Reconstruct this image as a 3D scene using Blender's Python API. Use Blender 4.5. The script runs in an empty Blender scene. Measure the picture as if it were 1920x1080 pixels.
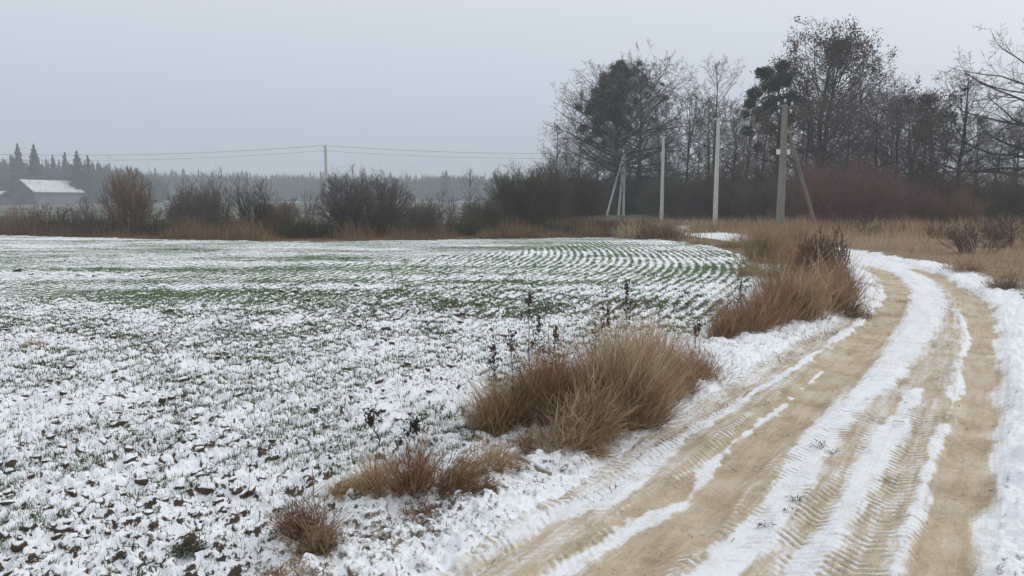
import bpy, math, random
import numpy as np
from mathutils import Vector
R = math.radians
sc = bpy.context.scene
col = sc.collection

# ------------------------------------------------------------------ camera, sky, sun, exposure
FPX, CX, CY, CAMH, PITCH = 1387.0, 960.0, 540.0, 1.70, R(6.75)
cam = bpy.data.cameras.new('camera')
cam.sensor_width = 36.0; cam.lens = 36.0 * FPX / 1920.0
cam.clip_start = 0.05; cam.clip_end = 6000
camo = bpy.data.objects.new('camera', cam); col.objects.link(camo)
camo.location = (0, 0, CAMH); camo.rotation_euler = (R(90) - PITCH, 0, 0)
sc.camera = camo

SUN_EL, SUN_AZ = 32.0, 62.0            # degrees; azimuth clockwise from the view direction
w = bpy.data.worlds.new('World'); sc.world = w; w.use_nodes = True
wn = w.node_tree; wn.nodes.clear()
def wnode(t, **k):
    n = wn.nodes.new(t)
    for a, b in k.items(): setattr(n, a, b)
    return n
sky = wnode('ShaderNodeTexSky', sky_type='NISHITA', sun_disc=False, sun_elevation=R(SUN_EL), sun_rotation=R(SUN_AZ),
            air_density=1.0, dust_density=4.0, ozone_density=1.0)
hs = wnode('ShaderNodeHueSaturation'); hs.inputs['Saturation'].default_value = 0.35; hs.inputs['Value'].default_value = 0.10
tc = wnode('ShaderNodeTexCoord'); sx = wnode('ShaderNodeSeparateXYZ')
mr = wnode('ShaderNodeMapRange'); mr.inputs[1].default_value = -0.02; mr.inputs[2].default_value = 1.0
cr = wnode('ShaderNodeValToRGB')
for e, (p, c) in zip([cr.color_ramp.elements[0], cr.color_ramp.elements[1], cr.color_ramp.elements.new(0.12), cr.color_ramp.elements.new(0.34)],
        [(0.0, (0.47, 0.535, 0.64)), (1.0, (1.50, 1.55, 1.66)), (0.12, (0.56, 0.63, 0.73)), (0.34, (0.77, 0.825, 0.89))]):
    e.position = p; e.color = (*c, 1)
mixw = wnode('ShaderNodeMix', data_type='RGBA'); mixw.inputs[0].default_value = 0.82
bg = wnode('ShaderNodeBackground'); bg.inputs[1].default_value = 1.07
wo = wnode('ShaderNodeOutputWorld')
L = wn.links.new
L(sky.outputs[0], hs.inputs['Color']); L(tc.outputs['Generated'], sx.inputs[0]); L(sx.outputs[2], mr.inputs[0])
L(mr.outputs[0], cr.inputs[0]); L(hs.outputs[0], mixw.inputs[6]); L(cr.outputs[0], mixw.inputs[7])
L(mixw.outputs[2], bg.inputs[0]); L(bg.outputs[0], wo.inputs[0])

sun = bpy.data.lights.new('sun', 'SUN'); sun.energy = 0.9; sun.angle = R(28); sun.color = (1.0, 0.985, 0.965)
suno = bpy.data.objects.new('sun', sun); col.objects.link(suno)
sd = Vector((math.sin(R(SUN_AZ)) * math.cos(R(SUN_EL)), math.cos(R(SUN_AZ)) * math.cos(R(SUN_EL)), math.sin(R(SUN_EL))))
suno.rotation_euler = (-sd).to_track_quat('-Z', 'Y').to_euler(); suno.location = (30, -10, 60)

vs = sc.view_settings
vs.view_transform = 'Standard'; vs.look = 'None'; vs.gamma = 1.0; vs.exposure = 0.0; vs.use_curve_mapping = False
sc.render.engine = 'CYCLES'
sc.cycles.use_denoising = True
sc.cycles.max_bounces = 6; sc.cycles.diffuse_bounces = 3; sc.cycles.volume_bounces = 2
HAZE_DENSITY = 0.00115
HAZE_COLOR = (0.87, 0.94, 1.0)

# ------------------------------------------------------------------ helpers
def G(px, py):
    """ground point (z = 0) seen at a pixel of the 1920x1080 photograph"""
    a = (px - CX) / FPX; b = (CY - py) / FPX
    dy = math.cos(PITCH) + b * math.sin(PITCH); dz = -math.sin(PITCH) + b * math.cos(PITCH)
    t = -CAMH / dz
    return (a * t, dy * t)
def at(px, py, Y):
    """point at depth Y seen at a pixel"""
    a = (px - CX) / FPX; b = (CY - py) / FPX
    dy = math.cos(PITCH) + b * math.sin(PITCH); dz = -math.sin(PITCH) + b * math.cos(PITCH)
    t = Y / dy
    return (a * t, Y, CAMH + dz * t)
def lerp(a, b, t): return a + (b - a) * t

def _hash(ix, iy, seed):
    h = (ix.astype(np.int64) * 374761393 + iy.astype(np.int64) * 668265263 + seed * 1442695041) & 0xFFFFFFFF
    h = ((h ^ (h >> 13)) * 1274126177) & 0xFFFFFFFF
    h = (h ^ (h >> 16)) & 0xFFFFFF
    return h.astype(np.float64) / 0xFFFFFF
def vnoise(x, y, seed=0):
    ix = np.floor(x); iy = np.floor(y); fx = x - ix; fy = y - iy
    fx = fx * fx * fx * (fx * (fx * 6 - 15) + 10); fy = fy * fy * fy * (fy * (fy * 6 - 15) + 10)
    a = _hash(ix, iy, seed); b = _hash(ix + 1, iy, seed); c = _hash(ix, iy + 1, seed); d = _hash(ix + 1, iy + 1, seed)
    return (a + (b - a) * fx) * (1 - fy) + (c + (d - c) * fx) * fy
def fbm(x, y, seed=0, octv=4, gain=0.5):
    s = 0; a = 1; t = 0
    for o in range(octv):
        s = s + a * vnoise(x * 2 ** o + 17.3 * o, y * 2 ** o - 9.1 * o, seed + o); t += a; a *= gain
    return s / t
def sstep(a, b, x):
    t = np.clip((x - a) / (b - a), 0, 1); return t * t * (3 - 2 * t)
def poly_dist(x, y, pts, extra=None):
    """distance to an open polyline, arc length of the nearest point, side sign, and interpolated extra value"""
    best = np.full(x.shape, 1e9); S = np.zeros(x.shape); SG = np.ones(x.shape); E = np.zeros(x.shape); acc = 0.0
    for i in range(len(pts) - 1):
        ax, ay = pts[i]; bx, by = pts[i + 1]; dx, dy = bx - ax, by - ay; l2 = dx * dx + dy * dy + 1e-12
        t = np.clip(((x - ax) * dx + (y - ay) * dy) / l2, 0, 1)
        d = np.hypot(x - ax - t * dx, y - ay - t * dy); m = d < best
        best[m] = d[m]; ln = math.sqrt(l2); S[m] = acc + t[m] * ln
        SG[m] = np.sign(dx * (y[m] - ay) - dy * (x[m] - ax)); acc += ln
        if extra is not None: E[m] = extra[i] + t[m] * (extra[i + 1] - extra[i])
    return best, S, SG, E
def inside(x, y, poly):
    c = np.zeros(x.shape, bool); n = len(poly)
    for i in range(n):
        ax, ay = poly[i]; bx, by = poly[(i + 1) % n]
        if ay == by: continue
        m = ((ay > y) != (by > y)) & (x < (bx - ax) * (y - ay) / (by - ay) + ax); c ^= m
    return c
def catmull(pts, n=6):
    P = [np.array(p, float) for p in pts]; out = []
    P = [2 * P[0] - P[1]] + P + [2 * P[-1] - P[-2]]
    for i in range(1, len(P) - 2):
        for k in range(n):
            t = k / n
            out.append(0.5 * (2 * P[i] + (P[i+1] - P[i-1]) * t + (2*P[i-1] - 5*P[i] + 4*P[i+1] - P[i+2]) * t*t + (-P[i-1] + 3*P[i] - 3*P[i+1] + P[i+2]) * t**3))
    out.append(P[-2]); return [tuple(o) for o in out]

def np_mesh(name, V, F, attrs=None, smooth=False):
    """V (n,3), F (m,3) or (m,4), or a list of both kinds"""
    me = bpy.data.meshes.new(name); V = np.asarray(V, np.float32)
    Fs = F if isinstance(F, list) else [F]
    Fs = [np.asarray(f, np.int32) for f in Fs if len(f)]
    loops = np.concatenate([f.ravel() for f in Fs]); cnt = np.concatenate([np.full(len(f), f.shape[1], np.int32) for f in Fs])
    me.vertices.add(len(V)); me.vertices.foreach_set('co', V.ravel())
    me.loops.add(len(loops)); me.loops.foreach_set('vertex_index', loops)
    me.polygons.add(len(cnt)); st = np.zeros(len(cnt), np.int32); st[1:] = np.cumsum(cnt)[:-1]
    me.polygons.foreach_set('loop_start', st); me.polygons.foreach_set('loop_total', cnt)
    if smooth: me.polygons.foreach_set('use_smooth', np.ones(len(cnt), bool))
    for k, a in (attrs or {}).items():
        at_ = me.attributes.new(k, 'FLOAT', 'POINT'); at_.data.foreach_set('value', np.asarray(a, np.float32))
    me.update(); me.validate(); return me
def obj(name, me, mat=None, parent=None, loc=None):
    o = bpy.data.objects.new(name, me); col.objects.link(o)
    if mat is not None and not me.materials: me.materials.append(mat)
    if parent is not None: o.parent = parent
    if loc is not None: o.location = loc
    return o
def tag(o, label, cat, group=None, kind=None):
    o['label'] = label; o['category'] = cat
    if group: o['group'] = group
    if kind: o['kind'] = kind
    return o
def empty(name, loc, rz=0.0, s=1.0):
    o = bpy.data.objects.new(name, None); col.objects.link(o)
    o.location = loc; o.rotation_euler = (0, 0, rz); o.scale = (s, s, s) if not isinstance(s, tuple) else s
    o.empty_display_size = 0.2; return o
class MB:
    """collects triangles / quads of small hard-surface parts"""
    def __init__(s): s.v = []; s.f = []
    def box(s, c, d, rz=0.0):
        n = len(s.v); cs, sn = math.cos(rz), math.sin(rz)
        for x, y, z in ((-1,-1,-1),(1,-1,-1),(1,1,-1),(-1,1,-1),(-1,-1,1),(1,-1,1),(1,1,1),(-1,1,1)):
            X, Y = x * d[0] / 2, y * d[1] / 2
            s.v.append((c[0] + X * cs - Y * sn, c[1] + X * sn + Y * cs, c[2] + z * d[2] / 2))
        s.f += [tuple(n + i for i in q) for q in ((0,3,2,1),(4,5,6,7),(0,1,5,4),(1,2,6,5),(2,3,7,6),(3,0,4,7))]; return s
    def loft(s, rings, cap=True):
        n = len(s.v); k = len(rings[0])
        for r in rings: s.v += [tuple(p) for p in r]
        for i in range(len(rings) - 1):
            for j in range(k):
                s.f.append((n + i*k + j, n + i*k + (j+1) % k, n + (i+1)*k + (j+1) % k, n + (i+1)*k + j))
        if cap: s.f.append(tuple(n + j for j in reversed(range(k)))); s.f.append(tuple(n + (len(rings)-1)*k + j for j in range(k)))
        return s
    def tube(s, pts, rad, k=6):
        rings = []
        for i, p in enumerate(pts):
            p = Vector(p); d = Vector(pts[min(i+1, len(pts)-1)]) - Vector(pts[max(i-1, 0)]); d.normalize()
            a = d.cross(Vector((0.31, 0.2, 0.93)));
            if a.length < 0.1: a = d.cross(Vector((1, 0, 0)))
            a.normalize(); b = d.cross(a); r = rad[i] if isinstance(rad, (list, tuple)) else rad
            rings.append([p + r * (math.cos(2*math.pi*j/k) * a + math.sin(2*math.pi*j/k) * b) for j in range(k)])
        return s.loft(rings)
    def lathe(s, c, prof, k=10, axis=None):
        return s.loft([[(c[0] + r*math.cos(2*math.pi*j/k), c[1] + r*math.sin(2*math.pi*j/k), c[2] + z) for j in range(k)] for r, z in prof])
    def poly(s, *pts):
        n = len(s.v); s.v += [tuple(p) for p in pts]; s.f.append(tuple(range(n, n + len(pts)))); return s
    def build(s, name, mat, parent=None, smooth=False):
        me = bpy.data.meshes.new(name); me.from_pydata(s.v, [], s.f); me.update()
        if smooth:
            for p in me.polygons: p.use_smooth = True
        return obj(name, me, mat, parent)

# ------------------------------------------------------------------ materials
class NT:
    def __init__(s, name):
        s.m = bpy.data.materials.new(name); s.m.use_nodes = True; s.t = s.m.node_tree; s.t.nodes.clear()
        s.out = s.n('ShaderNodeOutputMaterial'); s.b = s.n('ShaderNodeBsdfPrincipled'); s.l(s.b.outputs[0], s.out.inputs[0])
        s.b.inputs['Specular IOR Level'].default_value = 0.2
    def n(s, t, **k):
        x = s.t.nodes.new(t)
        for a, b in k.items(): setattr(x, a, b)
        return x
    def l(s, a, b): s.t.links.new(a, b)
    def val(s, x, sock):
        if isinstance(x, (int, float)): sock.default_value = x
        elif isinstance(x, tuple): sock.default_value = (*x, 1) if len(x) == 3 and len(sock.default_value) == 4 else x
        else: s.l(x, sock)
    def math(s, op, a, b=None, c=None, clamp=False):
        x = s.n('ShaderNodeMath', operation=op, use_clamp=clamp)
        s.val(a, x.inputs[0])
        if b is not None: s.val(b, x.inputs[1])
        if c is not None: s.val(c, x.inputs[2])
        return x.outputs[0]
    def mix(s, f, a, b):
        x = s.n('ShaderNodeMix', data_type='RGBA'); s.val(f, x.inputs[0]); s.val(a, x.inputs[6]); s.val(b, x.inputs[7]); return x.outputs[2]
    def fmix(s, f, a, b):
        x = s.n('ShaderNodeMix', data_type='FLOAT'); s.val(f, x.inputs[0]); s.val(a, x.inputs[2]); s.val(b, x.inputs[3]); return x.outputs[0]
    def step(s, x, lo, hi):
        m = s.n('ShaderNodeMapRange', interpolation_type='SMOOTHSTEP'); s.val(x, m.inputs[0]); s.val(lo, m.inputs[1]); s.val(hi, m.inputs[2]); return m.outputs[0]
    def pos(s): return s.n('ShaderNodeNewGeometry').outputs['Position']
    def nrm(s):
        x = s.n('ShaderNodeSeparateXYZ'); s.l(s.n('ShaderNodeNewGeometry').outputs['Normal'], x.inputs[0]); return x.outputs[2]
    def noise(s, scale, detail=4.0, rough=0.55, vec=None, dist=0.0):
        x = s.n('ShaderNodeTexNoise'); x.inputs['Scale'].default_value = scale; x.inputs['Detail'].default_value = detail
        x.inputs['Roughness'].default_value = rough; x.inputs['Distortion'].default_value = dist
        s.l(vec if vec is not None else s.pos(), x.inputs['Vector']); return x.outputs[0]
    def attr(s, name): return s.n('ShaderNodeAttribute', attribute_name=name).outputs['Fac']
    def ramp(s, f, stops):
        x = s.n('ShaderNodeValToRGB'); e = x.color_ramp.elements
        while len(e) < len(stops): e.new(0.5)
        for i, (p, c) in enumerate(stops): e[i].position = p; e[i].color = (*c, 1)
        s.l(f, x.inputs[0]); return x.outputs[0]
    def bump(s, h, strength=0.5, dist=0.02):
        x = s.n('ShaderNodeBump'); x.inputs['Strength'].default_value = strength; x.inputs['Distance'].default_value = dist
        s.l(h, x.inputs['Height']); s.l(x.outputs[0], s.b.inputs['Normal'])
    def scaled(s, v, sc_):
        x = s.n('ShaderNodeVectorMath', operation='MULTIPLY'); s.l(v, x.inputs[0]); x.inputs[1].default_value = sc_; return x.outputs[0]
    def done(s, colr, rough=0.85):
        s.val(colr, s.b.inputs['Base Color']); s.val(rough, s.b.inputs['Roughness']); return s.m

SNOW = (0.83, 0.86, 0.90)
def m_field():
    t = NT('field_snow_soil')
    fine = t.noise(17, 5, 0.72); mid = t.noise(4.6, 3, 0.6); big = t.noise(0.7, 3, 0.6)
    rowc = t.attr('rowc'); bare = t.attr('bare'); green = t.attr('green')
    ph = t.math('ADD', t.math('MULTIPLY', rowc, 2 * math.pi / 0.215), t.math('MULTIPLY', mid, 3.0))
    row = t.math('MULTIPLY', t.math('MULTIPLY', t.math('SINE', ph), t.attr('rowamp')), t.step(t.noise(2.6, 4, .7), 0.36, 0.62))
    v = t.math('ADD', t.math('MULTIPLY_ADD', row, 0.115, fine), t.math('MULTIPLY', t.math('SUBTRACT', mid, 0.5), 0.26))
    v = t.math('ADD', v, t.math('MULTIPLY', t.math('SUBTRACT', big, 0.5), 0.12))
    cv = t.n('ShaderNodeCombineXYZ'); t.l(t.math('MULTIPLY', rowc, 1.0), cv.inputs[0]); t.l(t.math('MULTIPLY', t.attr('rows'), 0.13), cv.inputs[1])
    v = t.math('ADD', v, t.math('MULTIPLY', t.math('SUBTRACT', t.noise(3.2, 4, 0.65, cv.outputs[0]), 0.5), t.math('MULTIPLY_ADD', t.attr('near'), -0.22, 0.36)))
    v = t.math('ADD', v, bare)
    steep = t.math('MULTIPLY', t.step(t.nrm(), 0.90, 0.62), t.attr('near'))
    v = t.math('MULTIPLY_ADD', steep, 0.12, v)
    v = t.math('ADD', v, t.math('MULTIPLY', t.math('SUBTRACT', t.noise(70, 3, .7), .5), .16))
    soil = t.step(v, 0.58, 0.665)
    gm = t.step(t.math('ADD', t.noise(6.5, 3, 0.6), green), 0.45, 0.60)
    earth = t.mix(t.noise(48, 4), (0.030, 0.021, 0.016), (0.105, 0.076, 0.055))
    leaf = t.mix(t.noise(22, 3), (0.040, 0.080, 0.028), (0.095, 0.160, 0.058))
    under = t.mix(gm, earth, leaf)
    c = t.mix(soil, SNOW, under)
    t.bump(t.math('ADD', t.noise(45, 4, 0.6), t.math('MULTIPLY', fine, 1.5)), 0.45, 0.02)
    return t.done(c, t.fmix(soil, 0.65, 0.95))
def m_road():
    t = NT('road_sand_snow')
    s_, u_, snow, lane = t.attr('road_s'), t.attr('road_u'), t.attr('snow'), t.attr('lane')
    cv = t.n('ShaderNodeCombineXYZ'); t.l(t.math('MULTIPLY', s_, 0.16), cv.inputs[0]); t.l(u_, cv.inputs[1])
    streak = t.noise(11, 5, 0.68, cv.outputs[0]); grain = t.noise(34, 5, 0.72); blot = t.noise(2.1, 4, 0.6)
    # tyre tread: bars across the direction of travel, bent into shallow chevrons inside bands
    zig = t.math('MULTIPLY', t.math('ABSOLUTE', t.math('SUBTRACT', t.math('FRACT', t.math('MULTIPLY', u_, 3.6)), 0.5)), 0.22)
    ph = t.math('MULTIPLY', t.math('ADD', t.math('ADD', s_, zig), t.math('MULTIPLY', t.noise(2.6, 2), 0.12)), 2 * math.pi / 0.062)
    bars = t.math('SINE', ph)
    band = t.step(t.noise(5.5, 2, 0.5, cv.outputs[0]), 0.36, 0.56)
    tread = t.math('MULTIPLY', t.math('MULTIPLY', t.math('MULTIPLY', bars, band), t.step(t.noise(7, 4, .7), 0.38, 0.62)), t.math('SUBTRACT', 1.0, lane, clamp=True))
    v = t.math('ADD', snow, t.math('MULTIPLY', t.math('SUBTRACT', streak, 0.5), 0.85))
    v = t.math('ADD', v, t.math('MULTIPLY', t.math('SUBTRACT', grain, 0.5), 0.75))
    v = t.math('MULTIPLY_ADD', tread, 0.24, v)
    v = t.math('ADD', v, t.math('MULTIPLY', t.math('SUBTRACT', blot, 0.5), 0.30))
    c2 = t.n('ShaderNodeCombineXYZ'); t.l(t.math('MULTIPLY', s_, 0.045), c2.inputs[0]); t.l(u_, c2.inputs[1])
    lines = t.noise(21, 3, 0.6, c2.outputs[0])
    v = t.math('ADD', v, t.math('MULTIPLY', t.math('SUBTRACT', lines, 0.5), 0.55))
    m = t.step(v, 0.27, 0.76)
    sand = t.ramp(t.math('ADD', t.math('MULTIPLY', streak, 0.5), t.math('MULTIPLY', blot, 0.5)),
                  [(0.32, (0.31, 0.242, 0.162)), (0.5, (0.51, 0.42, 0.305)), (0.66, (0.64, 0.56, 0.45))])
    sand = t.mix(t.step(grain, 0.55, 0.72), sand, (0.19, 0.145, 0.10)); sand = t.mix(t.step(t.noise(90, 2, .6), .66, .72), sand, (0.13, 0.11, 0.09)); sand = t.mix(t.math('MULTIPLY', t.step(t.noise(1.1, 5, .65), .50, .72), .42), sand, (0.235, 0.175, 0.115)); sand = t.mix(t.math('MULTIPLY', t.step(t.noise(16, 5, .7), 0.50, 0.72), 0.45), sand, (0.66, 0.585, 0.475))
    dirty = t.mix(t.math('MULTIPLY', t.step(t.noise(6, 5, .7), .45, .75), .5), SNOW, (0.62, 0.57, 0.49))
    c = t.mix(m, sand, dirty)
    t.bump(t.math('ADD', t.math('ADD', t.math('MULTIPLY', tread, 0.7), t.math('MULTIPLY', lines, 1.2)), t.math('MULTIPLY', grain, 0.9)), 0.8, 0.018)
    return t.done(c, t.fmix(m, 0.92, 0.65))
def m_ground():
    t = NT('ground_snow_litter')
    snow, dry, green = t.attr('snow'), t.attr('dry'), t.attr('green')
    fine = t.noise(27, 6, 0.78); mid = t.noise(2.0, 4, 0.6); far = t.noise(0.16, 4, 0.62)
    v = t.math('ADD', snow, t.math('MULTIPLY', t.math('SUBTRACT', fine, 0.5), 1.1))
    v = t.math('MULTIPLY_ADD', t.step(t.nrm(), 0.95, 0.75), -0.10, v)
    v = t.math('ADD', v, t.math('MULTIPLY', t.math('SUBTRACT', mid, 0.5), 0.40))
    v = t.math('ADD', v, t.math('MULTIPLY', t.math('SUBTRACT', far, 0.5), t.math('MULTIPLY_ADD', t.attr('faraway'), 0.7, 0.1)))
    m = t.step(v, 0.42, 0.60)
    straw = t.ramp(t.noise(14, 5, 0.7), [(0.3, (0.10, 0.065, 0.040)), (0.5, (0.21, 0.145, 0.085)), (0.72, (0.36, 0.26, 0.16))])
    leaf = t.mix(t.noise(9, 4, .7), (0.032, 0.050, 0.024), (0.085, 0.105, 0.055))
    earth = t.mix(t.noise(25, 3), (0.05, 0.037, 0.027), (0.13, 0.10, 0.07))
    under = t.mix(green, earth, leaf); under = t.mix(dry, under, straw)
    c = t.mix(m, under, SNOW)
    t.bump(t.noise(30, 5, 0.65), 0.5, 0.03)
    return t.done(c, t.fmix(m, 0.95, 0.65))
def m_blades(name, stops, base_dark=None):
    t = NT(name); c = t.ramp(t.attr('rnd'), stops)
    v = t.noise(60, 2)
    c = t.mix(t.math('MULTIPLY', v, 0.35), c, (0.05, 0.035, 0.02))
    tr = t.n('ShaderNodeBsdfTranslucent'); t.val(c, tr.inputs[0]); ms = t.n('ShaderNodeMixShader'); ms.inputs[0].default_value = 0.34
    t.done(c, 0.8); t.l(t.b.outputs[0], ms.inputs[1]); t.l(tr.outputs[0], ms.inputs[2]); t.l(ms.outputs[0], t.out.inputs[0])
    return t.m
def m_bark(name, a, b, scale=6.0, rough=0.9):
    t = NT(name); v = t.scaled(t.pos(), (1.0, 1.0, 0.25)); n = t.noise(scale, 4, 0.65, v)
    t.bump(n, 0.4, 0.02); return t.done(t.mix(n, a, b), rough)
def m_plain(name, a, b, scale=5.0, rough=0.8, bump=0.2):
    t = NT(name); n = t.noise(scale, 5, 0.65); t.bump(n, bump, 0.01); return t.done(t.mix(t.step(n, 0.3, 0.7), a, b), rough)

M = {}
M['field'] = m_field(); M['road'] = m_road(); M['ground'] = m_ground()
M['dry'] = m_blades('dry_grass', [(0.0, (0.177, 0.118, 0.080)), (0.35, (0.399, 0.273, 0.171)), (0.7, (0.683, 0.511, 0.323)), (1.0, (0.728, 0.750, 0.566))])
M['rust'] = m_blades('rust_grass', [(0.0, (0.144, 0.091, 0.060)), (0.4, (0.348, 0.221, 0.125)), (0.75, (0.578, 0.398, 0.232)), (1.0, (0.675, 0.624, 0.411))])
M['darkdry'] = m_blades('dark_dry_grass', [(0.0, (0.100, 0.057, 0.043)), (0.5, (0.273, 0.161, 0.106)), (1.0, (0.602, 0.395, 0.249))])
M['strip'] = m_blades('field_edge_grass', [(0.0, (0.109, 0.076, 0.044)), (0.4, (0.232, 0.155, 0.090)), (0.75, (0.419, 0.269, 0.160)), (1.0, (0.558, 0.373, 0.230))])
M['pale'] = m_blades('pale_reed_grass', [(0.0, (0.185, 0.118, 0.068)), (0.5, (0.407, 0.290, 0.179)), (1.0, (0.579, 0.456, 0.308))])
M['wheat'] = m_blades('wheat_blades', [(0.0, (0.026, 0.058, 0.019)), (0.6, (0.060, 0.120, 0.034)), (0.85, (0.102, 0.169, 0.054)), (1.0, (0.240, 0.221, 0.108))])
M['olive'] = m_blades('olive_undergrowth', [(0.0, (0.030, 0.032, 0.018)), (0.6, (0.062, 0.066, 0.032)), (0.85, (0.11, 0.10, 0.055)), (1.0, (0.25, 0.18, 0.11))])
M['weed'] = m_bark('weed_stem', (0.030, 0.020, 0.017), (0.075, 0.052, 0.040), 20)
M['bark'] = m_bark('grey_bark', (0.035, 0.032, 0.030), (0.085, 0.077, 0.070))
M['darkbark'] = m_bark('dark_bark', (0.020, 0.019, 0.019), (0.055, 0.050, 0.046))
M['twig'] = m_bark('grey_twig', (0.088, 0.071, 0.072), (0.192, 0.161, 0.155))
M['browntwig'] = m_bark('brown_twig', (0.121, 0.078, 0.055), (0.259, 0.174, 0.119))
M['umbertwig'] = m_bark('umber_twig', (0.086, 0.059, 0.046), (0.190, 0.130, 0.101))
M['redtwig'] = m_bark('red_twig', (0.135, 0.076, 0.072), (0.270, 0.160, 0.150))
M['darktwig'] = m_bark('dark_twig', (0.052, 0.041, 0.036), (0.127, 0.098, 0.082))
M['olivetwig'] = m_bark('olive_twig', (0.062, 0.059, 0.040), (0.147, 0.135, 0.085))
M['ivy'] = m_blades('evergreen_leaf', [(0.0, (0.012, 0.020, 0.013)), (0.6, (0.028, 0.042, 0.024)), (1.0, (0.060, 0.078, 0.040))])
M['mist'] = m_blades('mistletoe_leaf', [(0.0, (0.018, 0.020, 0.014)), (1.0, (0.060, 0.060, 0.038))])
M['dead'] = m_blades('dead_leaf', [(0.0, (0.055, 0.028, 0.025)), (0.6, (0.105, 0.050, 0.042)), (1.0, (0.16, 0.085, 0.065))])
M['needle'] = m_blades('spruce_needle', [(0.0, (0.015, 0.030, 0.024)), (1.0, (0.040, 0.065, 0.048))])
M['wood'] = m_plain('far_wood', (0.028, 0.042, 0.046), (0.057, 0.071, 0.076), 0.4)
M['concrete'] = m_plain('pole_concrete', (0.496, 0.496, 0.464), (0.661, 0.661, 0.615), 4.0)
M['oldwood'] = m_bark('weathered_pole', (0.16, 0.148, 0.13), (0.31, 0.29, 0.26), 9.0)
M['steel'] = m_plain('galvanised_steel', (0.25, 0.26, 0.27), (0.38, 0.39, 0.40), 12, 0.5)
M['ceramic'] = m_plain('white_ceramic', (0.70, 0.71, 0.70), (0.80, 0.80, 0.79), 8, 0.25)
M['wire'] = m_plain('grey_wire', (0.10, 0.105, 0.11), (0.16, 0.165, 0.17), 3, 0.6)
M['boards'] = m_bark('barn_boards', (0.047, 0.045, 0.053), (0.089, 0.086, 0.100), 3)
M['render'] = m_plain('grey_render', (0.116, 0.116, 0.137), (0.163, 0.163, 0.188), 0.6)
M['roofsheet'] = m_plain('roof_sheet', (0.16, 0.17, 0.18), (0.24, 0.25, 0.26), 2)
def m_roofsnow():
    t = NT('roof_snow'); n = t.noise(0.55, 5, 0.7); m = t.step(n, 0.28, 0.52)
    return t.done(t.mix(m, (0.26, 0.28, 0.31), (0.60, 0.63, 0.67)), 0.7)
M['roofsnow'] = m_roofsnow()
M['soil'] = m_plain('clod_soil', (0.040, 0.028, 0.022), (0.115, 0.082, 0.060), 22, 0.95, 0.6)
def m_clod():
    t = NT('clod'); up = t.math('ADD', t.nrm(), t.math('MULTIPLY', t.math('SUBTRACT', t.noise(14, 4), 0.5), 0.9)); s = t.step(up, 0.60, 0.80)
    e = t.mix(t.noise(40, 4), (0.035, 0.024, 0.019), (0.115, 0.080, 0.058)); t.bump(t.noise(50, 4), 0.6, 0.012)
    return t.done(t.mix(s, e, SNOW), 0.9)
M['clod'] = m_clod()
M['log'] = m_bark('fallen_wood', (0.17, 0.13, 0.10), (0.36, 0.30, 0.24), 15)

# ------------------------------------------------------------------ layout in metres, read from the photograph
FB = [G(*p) for p in [(-420, 436), (-200, 437), (0, 441), (200, 446), (400, 452), (600, 453), (800, 451), (1000, 447), (1150, 445), (1260, 452), (1340, 468), (1400, 488),
      (1428, 512), (1405, 545), (1345, 592), (1265, 650), (1120, 720), (960, 780), (870, 835), (740, 900), (590, 965), (470, 1050), (380, 1130)]]
dlast = np.array(FB[-1]) - np.array(FB[-2]); dlast = dlast / np.hypot(*dlast)
FB.append(tuple(np.array(FB[-1]) + dlast * 2)); FB.append(tuple(np.array(FB[-1]) + np.array((-0.8, -6))))
FB = catmull(FB, 5)
FIELD = FB + [(-70, -8), (-70, FB[0][1])]
LL = [(1158, 1044), (1290, 940), (1371, 872), (1470, 776), (1580, 680), (1648, 605), (1678, 545), (1672, 522), (1645, 500), (1600, 487)]
RR = [(1805, 1063), (1828, 872), (1848, 755), (1848, 650), (1842, 600), (1815, 550), (1785, 528), (1745, 510), (1690, 493), (1624, 481)]
FARR = [(1530, 470), (1450, 457), (1380, 447), (1320, 439), (1262, 430), (1200, 424)]
def ext(pts, back=9.0):
    P = [G(*p) for p in pts]; d = np.array(P[0]) - np.array(P[1]); d /= np.hypot(*d)
    return [tuple(np.array(P[0]) + d * back)] + P
def resample(P, n):
    P = np.array(P); d = np.r_[0, np.cumsum(np.hypot(*np.diff(P, axis=0).T))]; q = np.linspace(0, d[-1], n)
    return np.c_[np.interp(q, d, P[:, 0]), np.interp(q, d, P[:, 1])]
laneL = catmull(ext(LL), 5); laneR = catmull(ext(RR), 5)
cen = 0.5 * (resample(laneL, 40) + resample(laneR, 40))
cen = [tuple(p) for p in cen] + [G(*p) for p in FARR]
CEN = catmull(cen[::2] if len(cen) % 2 else cen[::2] + [cen[-1]], 3)
edgeL = [(700, 1150), (830, 1070), (960, 985), (1060, 918), (1150, 858), (1250, 793), (1340, 735), (1400, 697), (1490, 645), (1560, 608), (1620, 570), (1640, 545), (1634, 515), (1600, 497), (1560, 484), (1480, 466), (1400, 455), (1340, 447), (1285, 439), (1225, 430), (1170, 425)]
edgeR = [(1867, 1063), (1880, 940), (1886, 872), (1891, 760), (1893, 700), (1890, 640), (1880, 580), (1852, 553), (1807, 529), (1755, 506), (1700, 491), (1640, 479), (1560, 466), (1470, 453), (1400, 443), (1340, 433), (1280, 424), (1220, 419)]
EL, ER = catmull(ext(edgeL, 6), 3), catmull(ext(edgeR, 9), 3)
ROAD = EL + ER[::-1]
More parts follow.
